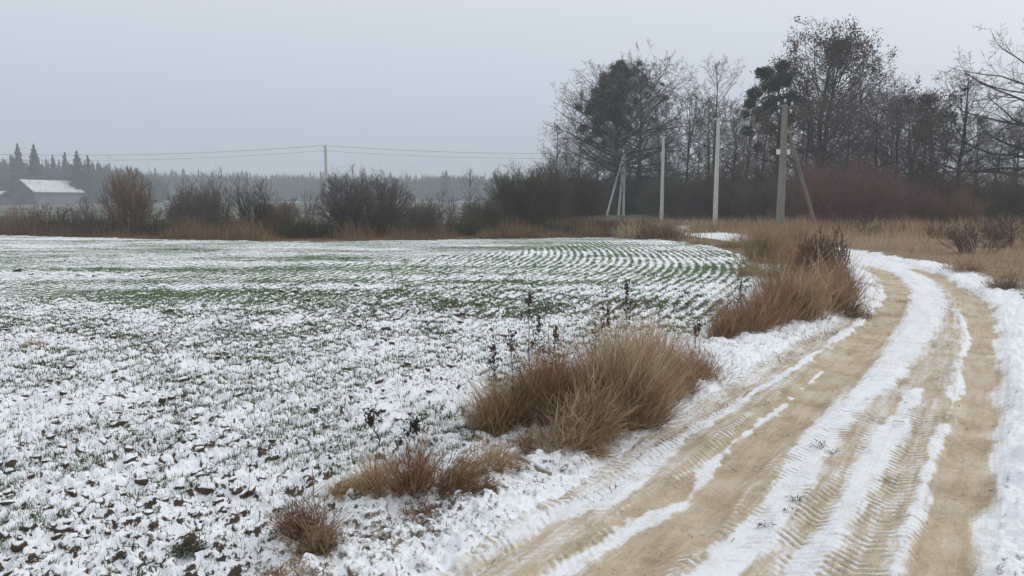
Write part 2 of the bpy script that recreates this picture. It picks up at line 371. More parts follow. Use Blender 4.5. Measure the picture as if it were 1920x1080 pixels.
# snow strips along the road: points (px, py) and widths in metres, strength
STRIPS = [
    ([(900, 1030), (1000, 972), (1144, 919), (1216, 857), (1287, 809), (1359, 766), (1407, 733), (1470, 700), (1575, 628), (1625, 588), (1646, 560), (1650, 532)], [.18, .20, .24, .20, .17, .15, .13, .10, .14, .20, .22, .20], .88),
    ([(1029, 1068), (1120, 1015), (1206, 963), (1287, 919), (1335, 857), (1383, 814), (1479, 742), (1540, 690)], [.15, .16, .15, .18, .12, .10, .08, .05], 0.72),
    ([(1290, 1120), (1364, 1044), (1417, 991), (1460, 939), (1503, 872), (1536, 819), (1584, 766), (1637, 723), (1676, 680), (1699, 642), (1725, 605), (1740, 567), (1732, 533), (1699, 509), (1650, 494), (1612, 486)],
     [.26, .27, .28, .30, .35, .38, .38, .36, .48, .56, .70, .74, .78, .80, .8, .7], .92),
    ([(1490, 1110), (1512, 1044), (1551, 1006), (1584, 958), (1623, 886), (1656, 828), (1690, 780), (1718, 728)], [.14, .15, .18, .22, .30, .34, .24, .10], .84),
    ([(1675, 1110), (1685, 1053), (1709, 986), (1733, 910), (1747, 848), (1776, 785), (1795, 718), (1797, 680), (1812, 635), (1805, 601), (1790, 575)], [.13, .14, .14, .12, .12, .10, .12, .12, .13, .12, .1], 0.68),
    ([(1905, 1075), (1898, 960), (1897, 850)], [.10, .12, .1], 0.9),
]

# ------------------------------------------------------------------ terrain grid (finer near the viewpoint), split into field, road and ground
az = np.concatenate([np.arange(-180, -60, 5.0), np.arange(-60, -38, 0.6), np.arange(-38, 38, 0.09), np.arange(38, 60, 0.6), np.arange(60, 180, 5.0)])
rr = [0.3, 0.8, 1.4, 2.0, 2.5]
while rr[-1] < 1600:
    r = rr[-1]
    rr.append(r + (min(max(r * r / 1150.0, 0.012), 0.24 if r < 26 else 0.42) if r < 46 else r * 0.11))
rr = np.array(rr); na, nr = len(az), len(rr)
A, RRg = np.meshgrid(np.radians(az), rr, indexing='ij')
X = (np.sin(A) * RRg).ravel(); Y = (np.cos(A) * RRg).ravel(); RG = RRg.ravel()
jit = (RG < 46) & (np.abs(A.ravel()) < R(38))

near = RG < 60
d_f = np.full(X.shape, 99.0); s_f = np.zeros(X.shape); d_f[near], s_f[near], _, _ = poly_dist(X[near], Y[near], FB)
in_f = np.zeros(X.shape, bool); in_f[near] = inside(X[near], Y[near], FIELD)
sd_f = np.where(in_f, d_f, -d_f)
u = np.full(X.shape, 99.0); s_arc = np.zeros(X.shape)
du, ss, sg, _ = poly_dist(X[near], Y[near], CEN); u[near] = -du * sg; s_arc[near] = ss
in_r = np.zeros(X.shape, bool); in_r[near] = inside(X[near], Y[near], ROAD)
d_l = np.full(X.shape, 99.0); d_rt = np.full(X.shape, 99.0)
d_l[near], _, _, _ = poly_dist(X[near], Y[near], EL); d_rt[near], _, _, _ = poly_dist(X[near], Y[near], ER)
d_road = np.where(in_r, -np.minimum(d_l, d_rt), np.minimum(d_l, d_rt))       # negative inside the road

def laneval(P, wid):
    d = np.full(X.shape, 99.0); d[near], _, _, _ = poly_dist(X[near], Y[near], P); return 1 - sstep(wid * 0.6, wid * 1.3, d)
wob = (fbm(X * 1.7, Y * 1.7, 3, 3) - 0.5) * 0.22
dL = np.full(X.shape, 99.0); dR = dL.copy()
dL[near], _, _, _ = poly_dist(X[near], Y[near], laneL); dR[near], _, _, _ = poly_dist(X[near], Y[near], laneR)
lane = np.maximum(1 - sstep(0.13, 0.30, dL + wob * 0.8), 1 - sstep(0.13, 0.27, dR + wob * 0.6))
snow_r = np.full(X.shape, 0.355)
snow_r = lerp(snow_r, 0.385, sstep(-.75, -1.1, u))                                     # whiter dusting on the outer left
snow_r = lerp(snow_r, 0.155, lane)
strip_h = np.zeros(X.shape)
for pts, wid, st in STRIPS:
    n_ = 4
    P = catmull([G(*p) for p in pts], n_); wid = [q_ * .76 for q_ in wid]
    W = np.interp(np.linspace(0, len(wid) - 1, len(P)), np.arange(len(wid)), wid)
    d = np.full(X.shape, 99.0); e = np.zeros(X.shape) + 0.1
    d[near], _, _, e[near] = poly_dist(X[near], Y[near], P, list(W))
    k = 1 - sstep(0.16, 0.68, (d + wob * 0.40 + (fbm(X * 9, Y * 9, 7, 2) - .5) * .07) / np.maximum(e, 0.05))
    snow_r = np.maximum(snow_r, lerp(snow_r, st, k)); strip_h = np.maximum(strip_h, k)
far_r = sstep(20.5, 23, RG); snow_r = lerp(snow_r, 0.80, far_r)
# the outer edge of the road melts into the snowy verge
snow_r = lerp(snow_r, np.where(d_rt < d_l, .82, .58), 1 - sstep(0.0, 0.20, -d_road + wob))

# heights
cell = np.interp(RG, rr[:-1], np.diff(rr)); fade = np.clip(0.16 / np.maximum(cell, 0.01), 0, 1)
base = (fbm(X * 0.23, Y * 0.23, 11, 3) - 0.5) * 0.10
clod = fbm(X * 17.0, Y * 17.0, 21, 3, 0.55); lump = fbm(X * 1.6, Y * 1.6, 31, 3)
rowz = np.sin(2 * math.pi * d_f / 0.215 + fbm(X * 4, Y * 4, 5, 2) * 3.0)
hf = (sstep(0.48, 0.70, clod) * 0.020 + (clod - 0.5) * 0.040 + (lump - 0.5) * 0.11 + (fbm(X * 6, Y * 6, 29, 2) - .5) * .05) * fade + rowz * 0.012 * fade
hv = ((lump - 0.42) * 0.16 + (clod - 0.5) * 0.08 + sstep(.5, .7, fbm(X * 5, Y * 5, 23, 2)) * .035) * fade
tr = np.sin(2 * math.pi * s_arc / 0.085)
hr = -0.035 * lane + 0.009 * strip_h + (fbm(X * 3, Y * 3, 41, 3) - 0.5) * 0.03 - 0.02
kf = sstep(0.0, 0.35, sd_f); kr = sstep(0.10, -0.15, d_road)
H = hv * (1 - kf) + hf * kf
bank = np.exp(-((d_road - 0.45) / 0.35) ** 2) * 0.05 * (RG < 30)
H = lerp(H + bank, hr, kr)
H = np.where(RG < 60, H, 0) * sstep(60, 44, RG) + base * (RG < 400)
H = np.where(RG < 2.4, H * 0.3, H)
Z = H
# attributes
rowc = d_f
near_a = sstep(22, 9, RG)
mid_band = sstep(7, 14, Y) * sstep(60, 30, Y)
gn = fbm(X * 0.35 + 3, Y * 0.55, 51, 3); gs = fbm(X * 0.16, Y * 1.1, 61, 3)
leftw = sstep(8, -4, X)
bare = 0.006 + mid_band * (0.095 + 0.30 * (gs - 0.47) + 0.18 * (gn - 0.5)) + near_a * (0.08 * (gn - 0.5) + .004) - 0.03 * sstep(31, 34, Y) - 0.02 * sstep(-10, -24, X) * sstep(18, 26, Y)
green = 0.0 + 0.30 * mid_band + 0.35 * (gn - 0.5) + 0.10 * leftw - 0.34 * near_a
rowamp = 0.55 + 0.75 * sstep(7, 15, RG) + 0.35 * sstep(13, 20, RG) * sstep(-9, -2, X)
bare = bare + 0.035 * sstep(12, 21, RG) - .02 * sstep(-4, 6, X) * sstep(20, 26, Y) + 0.05 * sstep(0.9, 0.1, sd_f) * (fbm(X * 2, Y * 2, 71, 2) - 0.2)
right = X - np.interp(Y, [0, 5, 9, 14, 19, 22, 30, 50], [4.0, 4.2, 6.9, 9.2, 11.3, 10.5, 10.0, 9.0])       # > 0 beyond the right verge
dryz = sstep(-0.3, 1.0, right + (fbm(X * .6, Y * .6, 81, 3) - .5) * 2.5)
snow_g = np.full(X.shape, 0.62)
snow_g = lerp(snow_g, 0.34, dryz)
behind = (sd_f < -0.2) & (Y > 20) & (~in_r)
snow_g = np.where(behind & (dryz < 0.5), 0.30, snow_g)
farf = sstep(44, 55, RG); snow_g = lerp(snow_g, 0.37, farf * (X < 4)); snow_g = lerp(snow_g, 0.30, farf * (X >= 4))
verge = (sd_f < 0) & (d_road > 0) & (Y < 20) & (right < 0.2)
snow_g = np.where(verge, 0.61, snow_g)
snow_g = lerp(snow_g, np.maximum(snow_g, .68), sstep(.4, .0, d_road) * (RG < 40)); snow_g = np.where((right < -.1) & (X > 2.5) & (d_road > 0) & (Y < 20), .74, snow_g)
dry = np.clip(dryz + behind * 0.75 + verge * .35, 0, 1) * (1 - farf) + farf * 0.05
grn = np.clip(0.35 + 0.5 * farf, 0, 1) - 0.22 * (RG < 44)
idx = np.arange(na * nr).reshape(na, nr)
q = np.stack([idx, np.roll(idx, -1, 0)], 0)
F = np.stack([q[0][:, :-1], q[0][:, 1:], q[1][:, 1:], q[1][:, :-1]], -1).reshape(-1, 4)
fx = X[F].mean(1); fy = Y[F].mean(1); fr = np.hypot(fx, fy)
reg = np.zeros(len(F), np.int8)
nf = fr < 60; m = np.zeros(len(F), bool); m[nf] = inside(fx[nf], fy[nf], FIELD); reg[m] = 1
m = np.zeros(len(F), bool); m[nf] = inside(fx[nf], fy[nf], ROAD); reg[m] = 2
V = np.stack([X, Y, Z], 1)
def sub(name, k, attrs, mat):
    f = F[reg == k]; used = np.unique(f); mp = np.zeros(len(V), np.int32); mp[used] = np.arange(len(used))
    o = obj(name, np_mesh(name, V[used], mp[f], {a: b[used] for a, b in attrs.items()}, True), mat); o['kind'] = 'structure'; return o
field = sub('field', 1, dict(rowc=rowc, rows=s_f, bare=bare, green=green, rowamp=rowamp, near=near_a), M['field'])
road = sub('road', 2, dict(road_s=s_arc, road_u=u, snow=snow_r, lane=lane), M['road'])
ground = sub('ground', 0, dict(snow=snow_g, dry=dry, green=grn, faraway=farf), M['ground'])
field['label'] = 'winter crop field under thin patchy snow with curved seed rows'
road['label'] = 'sandy farm track with snowy strips and tyre marks curving left'
ground['label'] = 'snowy verge, dry grassland and distant fields'
def zat(x, y):
    """terrain height at a point"""
    a = math.degrees(math.atan2(x, y)); r = math.hypot(x, y)
    i = min(max(np.searchsorted(az, a) - 1, 0), na - 2); j = min(max(np.searchsorted(rr, r) - 1, 0), nr - 2)
    return float(Z[idx[i:i+2, j:j+2]].mean())
def zats(x, y):
    a = np.degrees(np.arctan2(x, y)); r = np.hypot(x, y)
    i = np.clip(np.searchsorted(az, a) - 1, 0, na - 2); j = np.clip(np.searchsorted(rr, r) - 1, 0, nr - 2)
    return Z[idx[i, j]]

# ------------------------------------------------------------------ vegetation makers
def blades(rs, bx, by, bz, dirx, diry, tilt0, bend, length, width, tip=True):
    """ribbon blades: three segments each, returned as vertices, triangles, one random value per vertex"""
    n = len(bx); ln = np.hypot(dirx, diry) + 1e-9; dx, dy = dirx / ln, diry / ln
    wa = rs.uniform(0, 2 * np.pi, n); wx, wy = np.cos(wa), np.sin(wa)
    P = [np.stack([bx, by, bz], 1)]
    for k in range(3):
        th = tilt0 + bend * (k + 0.5) / 3; l = length / 3
        P.append(P[-1] + np.stack([dx * np.sin(th) * l, dy * np.sin(th) * l, np.cos(th) * l], 1))
    vs_ = []
    for k in range(3):
        wd = (width * (1.0, 0.85, 0.6)[k])[:, None] * np.stack([wx, wy, np.zeros(n)], 1) / 2
        vs_ += [P[k] - wd, P[k] + wd]
    vs_.append(P[3]); Vv = np.stack(vs_, 1).reshape(-1, 3); b = (np.arange(n) * 7)[:, None]
    T = np.concatenate([b + np.array([t]) for t in ((0, 1, 3), (0, 3, 2), (2, 3, 5), (2, 5, 4), (4, 5, 6))], 0)
    return Vv, T, np.repeat(rs.uniform(0, 1, n), 7)
def tuft_mesh(name, seed, n, rx, ry, h, spread=0.5, bend=0.6, lean=(0, 0), width=0.006, flat=0.0, hvar=0.45, patches=5, tone=(0, 1)):
    rs = np.random.RandomState(seed)
    pc = np.stack([rs.normal(0, 0.45, patches), rs.normal(0, 0.45, patches)], 1); ph = rs.uniform(0.45, 1.12, patches); pt = rs.uniform(-0.25, 0.25, patches)
    k = rs.randint(0, patches, n)
    ux = pc[k, 0] + rs.normal(0, 0.27, n); uy = pc[k, 1] + rs.normal(0, 0.27, n)
    rad = np.hypot(ux, uy); sc_ = np.where(rad > 1.05, 1.05 / rad, 1); ux *= sc_; uy *= sc_; rad = np.hypot(ux, uy)
    bx, by = ux * rx, uy * ry
    dxx = ux * 0.7 + rs.normal(0, 0.7, n) + lean[0]; dyy = uy * 0.7 + rs.normal(0, 0.7, n) + lean[1]
    tilt = np.abs(rs.normal(0.12, 0.22, n)) + spread * rad * rs.uniform(0.3, 1, n) + flat * rs.uniform(0, 1, n) ** 2 * 1.1
    ln = h * ph[k] * (1 - hvar * rs.uniform(0, 1, n)) * (1 - 0.35 * rad ** 2)
    bd = bend * rs.uniform(0.1, 1.5, n)
    wd = width * rs.uniform(0.6, 1.3, n)
    z0 = np.zeros(n) - 0.02; tg = rs.rand(n) < 0.46                     # part of the stems are broken, lying across the others
    z0 = np.where(tg, rs.uniform(0, 0.62, n) * h * ph[k] * (1 - .6 * rad ** 2), z0); tilt = np.where(tg, rs.uniform(.35, 1.7, n), tilt); ln = np.where(tg, ln * rs.uniform(.3, .7, n), ln)
    dxx = np.where(tg, rs.normal(0, 1, n) + lean[0], dxx); dyy = np.where(tg, rs.normal(0, 1, n), dyy); bd = np.where(tg, rs.normal(.2, .9, n), bd)
    hi = (rs.rand(n) < .08) & ~tg; ln = np.where(hi, ln * rs.uniform(1.1, 1.5, n), ln); tilt = np.where(hi, tilt * .55, tilt); wd = np.where(hi, wd * .75, wd)
    Vv, T, rv = blades(rs, bx, by, z0, dxx, dyy, tilt, bd, ln, wd)
    rv = np.clip(np.repeat(np.clip(rs.beta(2, 2, n) + pt[k], 0, 1), 7), 0, 1) * (tone[1] - tone[0]) + tone[0]
    Vv[:, 2] = np.maximum(Vv[:, 2], -0.03 + 0.05 * np.abs(np.sin(Vv[:, 0] * 41)))
    return np_mesh(name, Vv, T, dict(rnd=rv))
def tubes(segs, sides):
    """segs (n,8): p0, p1, r0, r1 -> open tubes"""
    S = np.asarray(segs, float); p0, p1, r0, r1 = S[:, :3], S[:, 3:6], S[:, 6:7], S[:, 7:8]
    d = p1 - p0; d /= np.linalg.norm(d, axis=1)[:, None] + 1e-12
    ref = np.where(np.abs(d[:, 2:3]) > 0.9, np.array([[1.0, 0, 0]]), np.array([[0, 0, 1.0]]))
    a = np.cross(d, ref); a /= np.linalg.norm(a, axis=1)[:, None] + 1e-12; b = np.cross(d, a)
    n = len(S); vs_ = []
    for k in range(sides):
        t = 2 * math.pi * k / sides; o = math.cos(t) * a + math.sin(t) * b
        vs_ += [p0 + o * r0, p1 + o * r1]
    Vv = np.stack(vs_, 1).reshape(-1, 3); bs = (np.arange(n) * 2 * sides)[:, None]
    Q = np.concatenate([bs + np.array([[2*k, 2*((k+1) % sides), 2*((k+1) % sides) + 1, 2*k + 1]]) for k in range(sides)], 0)
    return Vv, Q
def spikes(segs):
    """fine twig tips: one slender triangle each, turned at random"""
    S = np.asarray(segs, float); p0, p1, r0 = S[:, :3], S[:, 3:6], S[:, 6:7]
    d = p1 - p0; d /= np.linalg.norm(d, axis=1)[:, None] + 1e-12
    ref = np.where(np.abs(d[:, 2:3]) > 0.9, np.array([[1.0, 0, 0]]), np.array([[0, 0, 1.0]]))
    a = np.cross(d, ref); a /= np.linalg.norm(a, axis=1)[:, None] + 1e-12; b = np.cross(d, a); n = len(S)
    th = np.random.RandomState(n).uniform(0, np.pi, n)[:, None]; o = np.cos(th) * a + np.sin(th) * b
    return np.stack([p0 - o * r0, p0 + o * r0, p1], 1).reshape(-1, 3), np.arange(3 * n).reshape(n, 3)
def seg_mesh(name, thick, thin, tips):
    Vs, Qs, Ts, off = [], [], [], 0
    for sg_, sd_ in ((thick, 7), (thin, 3)):
        if sg_: v, q_ = tubes(sg_, sd_); Vs.append(v); Qs.append(q_ + off); off += len(v)
    if tips: v, t = spikes(tips); Vs.append(v); Ts.append(t + off); off += len(v)
    F_ = ([np.concatenate(Qs)] if Qs else []) + ([np.concatenate(Ts)] if Ts else [])
    return np_mesh(name, np.concatenate(Vs), F_)
def norm3(x, y, z):
    l = math.sqrt(x*x + y*y + z*z) + 1e-9; return x/l, y/l, z/l
class Wood:
    """branching skeleton: trunk and limbs in one list, fine twigs in another"""
    def __init__(s, seed): s.r = random.Random(seed); s.limb = []; s.thin = []; s.tips = []; s.ends = []
    def branch(s, p, d, Ln, rad, lvl, cfg):
        r = s.r; top = cfg['levels']; ns = cfg['segs'][lvl]; l = Ln / ns; x, y, z = p; dx, dy, dz = d
        wobb, trop = cfg['wob'][lvl], cfg['trop'][lvl]; nch = cfg['kids'][lvl] if lvl < top else 0
        r0 = rad
        for k in range(ns):
            dx, dy, dz = norm3(dx + r.gauss(0, wobb), dy + r.gauss(0, wobb), dz + r.gauss(0, wobb) + trop)
            q_ = (x + dx*l, y + dy*l, z + dz*l); r1 = rad * (1 - 0.8 * (k + 1) / ns)
            if lvl == top and k == ns - 1: s.tips.append((x, y, z, *q_, r0, 0))
            elif r0 > cfg.get('thick', 0.05): s.limb.append((x, y, z, *q_, r0, r1))
            else: s.thin.append((x, y, z, *q_, r0, r1))
            if nch:
                c = nch / ns; c = int(c) + (r.random() < c - int(c))
                if k == 0: c = int(c * cfg.get('first', 0.4) + r.random() * 0.5)
                for _ in range(c):
                    t = r.random(); a = math.radians(r.uniform(*cfg['ang'][lvl])); ph = r.uniform(0, 6.283)
                    # perpendicular direction
                    ex, ey, ez = norm3(r.gauss(0, 1), r.gauss(0, 1), r.gauss(0, 1) * cfg.get('flat', 1.0)); dt = ex*dx + ey*dy + ez*dz
                    ex, ey, ez = norm3(ex - dt*dx, ey - dt*dy, ez - dt*dz); ca, sa = math.cos(a), math.sin(a)
                    nd = (dx*ca + ex*sa, dy*ca + ey*sa, dz*ca + ez*sa)
                    rem = 1 - (k + t) / ns
                    L2 = Ln * cfg['ratio'][lvl] * (0.45 + 0.75 * rem) * r.uniform(0.6, 1.2)
                    s.branch((x + dx*l*t, y + dy*l*t, z + dz*l*t), nd, L2, max(lerp(r0, r1, t) * cfg.get('thin', 0.55), cfg['rmin']), lvl + 1, cfg)
            x, y, z = q_; r0 = max(r1, cfg['rmin'])
        if lvl >= top - 1: s.ends.append((x, y, z))
def leaf_quads(seed, pts, size, jitter):
    rs = np.random.RandomState(seed); P = np.asarray(pts) + rs.normal(0, jitter, (len(pts), 3)); n = len(P)
    a = rs.normal(0, 1, (n, 3)); a /= np.linalg.norm(a, axis=1)[:, None]; b = np.cross(a, rs.normal(0, 1, (n, 3))); b /= np.linalg.norm(b, axis=1)[:, None]
    s_ = (size * rs.uniform(0.6, 1.3, n))[:, None]
    Vv = np.stack([P - a*s_, P - b*s_*0.5, P + a*s_, P + b*s_*0.5], 1).reshape(-1, 3)
    return np_mesh('leaves', Vv, np.arange(4*n).reshape(n, 4), dict(rnd=np.repeat(rs.uniform(0, 1, n), 4)))
def tree_wood(seed, Ht, r0, cb, prof, nL1, up=(35, 75), kids=(0, 9, 7, 5), wob=(0.03, 0.10, 0.16, 0.2, 0.2), trop=(0, 0.06, 0.03, 0.01, 0.0), lean=(0, 0), ratio=(0, .42, .42, .5), levels=4, fork=1, flat=1.0, rmin=0.0105):
    """prof: crown radius at relative heights; cb: height of the lowest limb as a share of Ht"""
    w_ = Wood(seed); r = w_.r; cfg = dict(levels=levels, segs=[1, 6, 4, 2, 1], wob=wob, trop=trop, kids=[0, *kids[1:], 0], ang=[(0, 0), (30, 65), (30, 65), (25, 60), (20, 50)], ratio=[0, *ratio[1:], .5], rmin=rmin, thick=0.035, flat=flat)
    for f in range(fork):
        n = 14; x = y = 0.0; ps = [(0.0, 0.0, -0.3)]; fx_, fy_ = (r.gauss(0, .05), r.gauss(0, .05)) if fork > 1 else (0, 0)
        for k in range(1, n + 1):
            t = k / n; x += (r.gauss(0, .05) + lean[0] / n + fx_ * (t > .25)) * Ht * .1; y += (r.gauss(0, .04) + lean[1] / n + fy_ * (t > .25)) * Ht * .1
            ps.append((x, y, Ht * t))
        rd = [r0 * (1.25 if k == 0 else 1) * (1 - 0.93 * (k / n) ** 0.85) for k in range(n + 1)]
        for k in range(n): w_.limb.append((*ps[k], *ps[k+1], rd[k], rd[k+1]))
        for i in range(nL1 // fork):
            t = cb + (0.99 - cb) * ((i + r.random()) / (nL1 // fork)); k = min(int(t * n), n - 1); tt = t * n - k
            p = tuple(lerp(ps[k][j], ps[k+1][j], tt) for j in range(3))
            a = i * 2.4 + r.uniform(-.5, .5); q_ = (t - cb) / (1 - cb)
            e = math.radians(lerp(up[0], up[1], q_) + r.uniform(-10, 10)); Rr = np.interp(t, [c[0] for c in prof], [c[1] for c in prof])
            Ln = min(Rr / max(math.cos(e), 0.35) * r.uniform(0.75, 1.15), (1.0 * Ht - p[2]) / max(math.sin(e), .25) * r.uniform(.8, 1.0) + .5)
            w_.branch(p, (math.cos(a)*math.cos(e), math.sin(a)*math.cos(e), math.sin(e)), Ln, max(lerp(rd[k], rd[k+1], tt) * 0.5, 0.03), 1, cfg)
    return w_
def put_tree(name, wd, loc, label, cat, group=None, barkm='bark', twigm='twig', rz=0.0):
    t = empty(name, loc, rz); tag(t, label, cat, group)
    if wd.limb: obj('trunk', seg_mesh('trunk', wd.limb, [], []), M[barkm], t)
    obj('crown', seg_mesh('crown', [], wd.thin, wd.tips), M[twigm], t)
    return t
def copy_tree(o, loc, rz, s, label, group=None, cat=None):
    c = o.copy(); col.objects.link(c); c.location = loc; c.rotation_euler = (0, 0, rz); c.scale = s if isinstance(s, tuple) else (s, s, s)
    c['label'] = label
    if group: c['group'] = group
    elif 'group' in c: del c['group']
    if cat: c['category'] = cat
    for ch in o.children:
        k = ch.copy(); col.objects.link(k); k.parent = c
        for g in ch.children:
            g2 = g.copy(); col.objects.link(g2); g2.parent = k
    return c
def bush_wood(seed, Ht, Rd, stems, kids=(7, 5, 0), up=0.06, spread=(15, 75), rmin=0.0072, r0=0.022, levels=2, env=1.0):
    w_ = Wood(seed); r = w_.r
    cfg = dict(levels=levels, segs=[5, 3, 1, 1], wob=[0.10, 0.15, 0.18, .2], trop=[up, up * .6, 0.02, 0], kids=[kids[0], kids[1], kids[2], 0], ang=[(18, 45), (20, 50), (20, 50), (20, 50)], ratio=[0.45, 0.5, 0.5, .5], rmin=rmin, thick=0.02, first=0.6)
    for i in range(stems):
        a = r.uniform(0, 6.283); e = math.radians(90 - r.uniform(*spread) * math.sqrt(r.random())); rr_ = Rd * 0.42 * math.sqrt(r.random())
        Ln = math.hypot(Ht * math.sin(e), Rd * math.cos(e)) * r.uniform(0.7, 1.05)
        w_.branch((rr_*math.cos(a), rr_*math.sin(a), -0.1), (math.cos(a)*math.cos(e), math.sin(a)*math.cos(e), math.sin(e)), Ln, r0 * r.uniform(.6, 1.2), 0, cfg)
    def keep(q_):                                               # natural rounded outline with a few stray shoots
        f = (q_[3] ** 2 + q_[4] ** 2) / (Rd * 1.12) ** 2 + (max(q_[5], 0) / Ht) ** 2
        return f < env + (.10 if env == 1 else .45) * math.sin(q_[3] * 2.1 + seed) * math.cos(q_[5] * 2.7 + q_[4]) or (f < env + .4 and r.random() < .06)
    w_.limb = [q_ for q_ in w_.limb if keep(q_)]; w_.thin = [q_ for q_ in w_.thin if keep(q_)]; w_.tips = [q_ for q_ in w_.tips if keep(q_)]
    return w_
def put_bush(name, wd, loc, label, cat='bush', mat='twig', stemm=None, group=None, rz=0.0):
    t = empty(name, loc, rz); tag(t, label, cat, group)
    if wd.limb: obj('stems', seg_mesh('stems', wd.limb, [], []), M[stemm or mat], t)['kind'] = 'stuff'
    obj('twigs', seg_mesh('twigs', [], wd.thin, wd.tips), M[mat], t)['kind'] = 'stuff'; return t
def clumps(seed, blobs, per, size, mat, parent, name='evergreen_foliage'):
    """leafy evergreen masses; blobs are (x, y, z, radius) in the tree's frame"""
    rs = np.random.RandomState(seed); P = []
    for bx_, by_, bz_, br in blobs:
        n = int(per * br * br); d = rs.normal(0, 1, (n, 3)); d /= np.linalg.norm(d, axis=1)[:, None]
        rad = br * (rs.uniform(0.1, 1.0, n) ** 0.45 + np.abs(rs.normal(0, .07, n))) * (0.8 + 0.45 * rs.uniform(0, 1, n) * (np.sin(d[:, 0] * 5 + bx_) * np.cos(d[:, 2] * 4 + bz_)))
        P.append(np.array([bx_, by_, bz_]) + d * rad[:, None] * np.array([1, 1, 0.85]))
    o = obj(name, leaf_quads(seed + 1, np.concatenate(P), size, 0.05), mat, parent); o['kind'] = 'stuff'; return o

# ------------------------------------------------------------------ haze
def haze():
    mb = MB(); x0, x1, y0, y1, z0, z1 = -1150, 1150, -60, 1250, -1.2, 34.0
    mb.box(((x0+x1)/2, (y0+y1)/2, (z0+z1)/2), (x1-x0, y1-y0, z1-z0))
    m_ = bpy.data.materials.new('haze_air'); m_.use_nodes = True; t = m_.node_tree; t.nodes.clear()
    o_ = t.nodes.new('ShaderNodeOutputMaterial'); v = t.nodes.new('ShaderNodeVolumePrincipled')
    v.inputs['Color'].default_value = (*HAZE_COLOR, 1); v.inputs['Density'].default_value = HAZE_DENSITY; v.inputs['Anisotropy'].default_value = 0.0
    t.links.new(v.outputs[0], o_.inputs['Volume'])
    o = mb.build('haze', m_); o['kind'] = 'stuff'; o['label'] = 'thin pale winter haze over the land'; o['category'] = 'haze'
haze()
#__PART2__
# ------------------------------------------------------------------ buildings far across the fields
def barn():
    Yb = 280.0; ex, ey, _ = at(42, 377, Yb); th = R(72); ax = Vector((math.cos(th), math.sin(th), 0)); pr = Vector((math.sin(th), -math.cos(th), 0))
    Ln, hw, he, hr_ = 21.0, 6.3, 5.0, 9.2
    b = empty('barn', (ex, ey, 0)); tag(b, 'long grey barn with snow-covered pitched roof across the far field', 'barn')
    def P(s, v, z): p = ax * s + pr * v; return (p.x, p.y, z)
    MB().poly(P(0, hw, -.2), P(Ln, hw, -.2), P(Ln, hw, he), P(0, hw, he)).poly(P(Ln, -hw, -.2), P(0, -hw, -.2), P(0, -hw, he), P(Ln, -hw, he)).build('side_wall', M['render'], b)
    for s in (0, Ln):
        g = MB().poly(P(s, -hw, -.2), P(s, hw, -.2), P(s, hw, he), P(s, 0, hr_ - .1), P(s, -hw, he)).build('gable_wall', M['boards'], b)
    # door leaves and windows set 6 cm proud of the gable and side wall
    d = MB()
    for v0, v1 in ((-1.9, -.04), (.04, 1.9)): d.loft([[P(-.06, v0, -.1), P(-.06, v1, -.1), P(-.06, v1, 3.6), P(-.06, v0, 3.6)], [P(-.005, v0, -.1), P(-.005, v1, -.1), P(-.005, v1, 3.6), P(-.005, v0, 3.6)]])
    d.build('door', M['darkbark'], b)
    for s in (3.5, 8.5, 13.5, 18.0):
        MB().loft([[P(s - .6, hw + .05, 2.0), P(s + .6, hw + .05, 2.0), P(s + .6, hw + .05, 3.1), P(s - .6, hw + .05, 3.1)], [P(s - .6, hw + .003, 2.0), P(s + .6, hw + .003, 2.0), P(s + .6, hw + .003, 3.1), P(s - .6, hw + .003, 3.1)]]).build('window', M['roofsheet'], b)
    o = .7; k = (hr_ - he) / hw
    roof = MB()
    for sgn in (1, -1):
        a0, a1 = P(-o, sgn * (hw + o), he - k * o), P(Ln + o, sgn * (hw + o), he - k * o); c1, c0 = P(Ln + o, 0, hr_), P(-o, 0, hr_)
        up = (0, 0, .22); lo = [a0, a1, c1, c0]; roof.loft([lo, [tuple(np.add(p, up)) for p in lo]])
    roof = roof.build('roof', M['roofsheet'], b)
    sn = MB()
    for sgn in (1, -1):
        a0, a1 = P(-o + .15, sgn * (hw + o - .15), he - k * (o - .15)), P(Ln + o - .15, sgn * (hw + o - .15), he - k * (o - .15)); c1, c0 = P(Ln + o - .15, 0, hr_), P(-o + .15, 0, hr_)
        sn.loft([[tuple(np.add(p, (0, 0, .225))) for p in (a0, a1, c1, c0)], [tuple(np.add(p, (0, 0, .36))) for p in (a0, a1, c1, c0)]])
    sn.build('snow_cover', M['roofsnow'], roof)
barn()
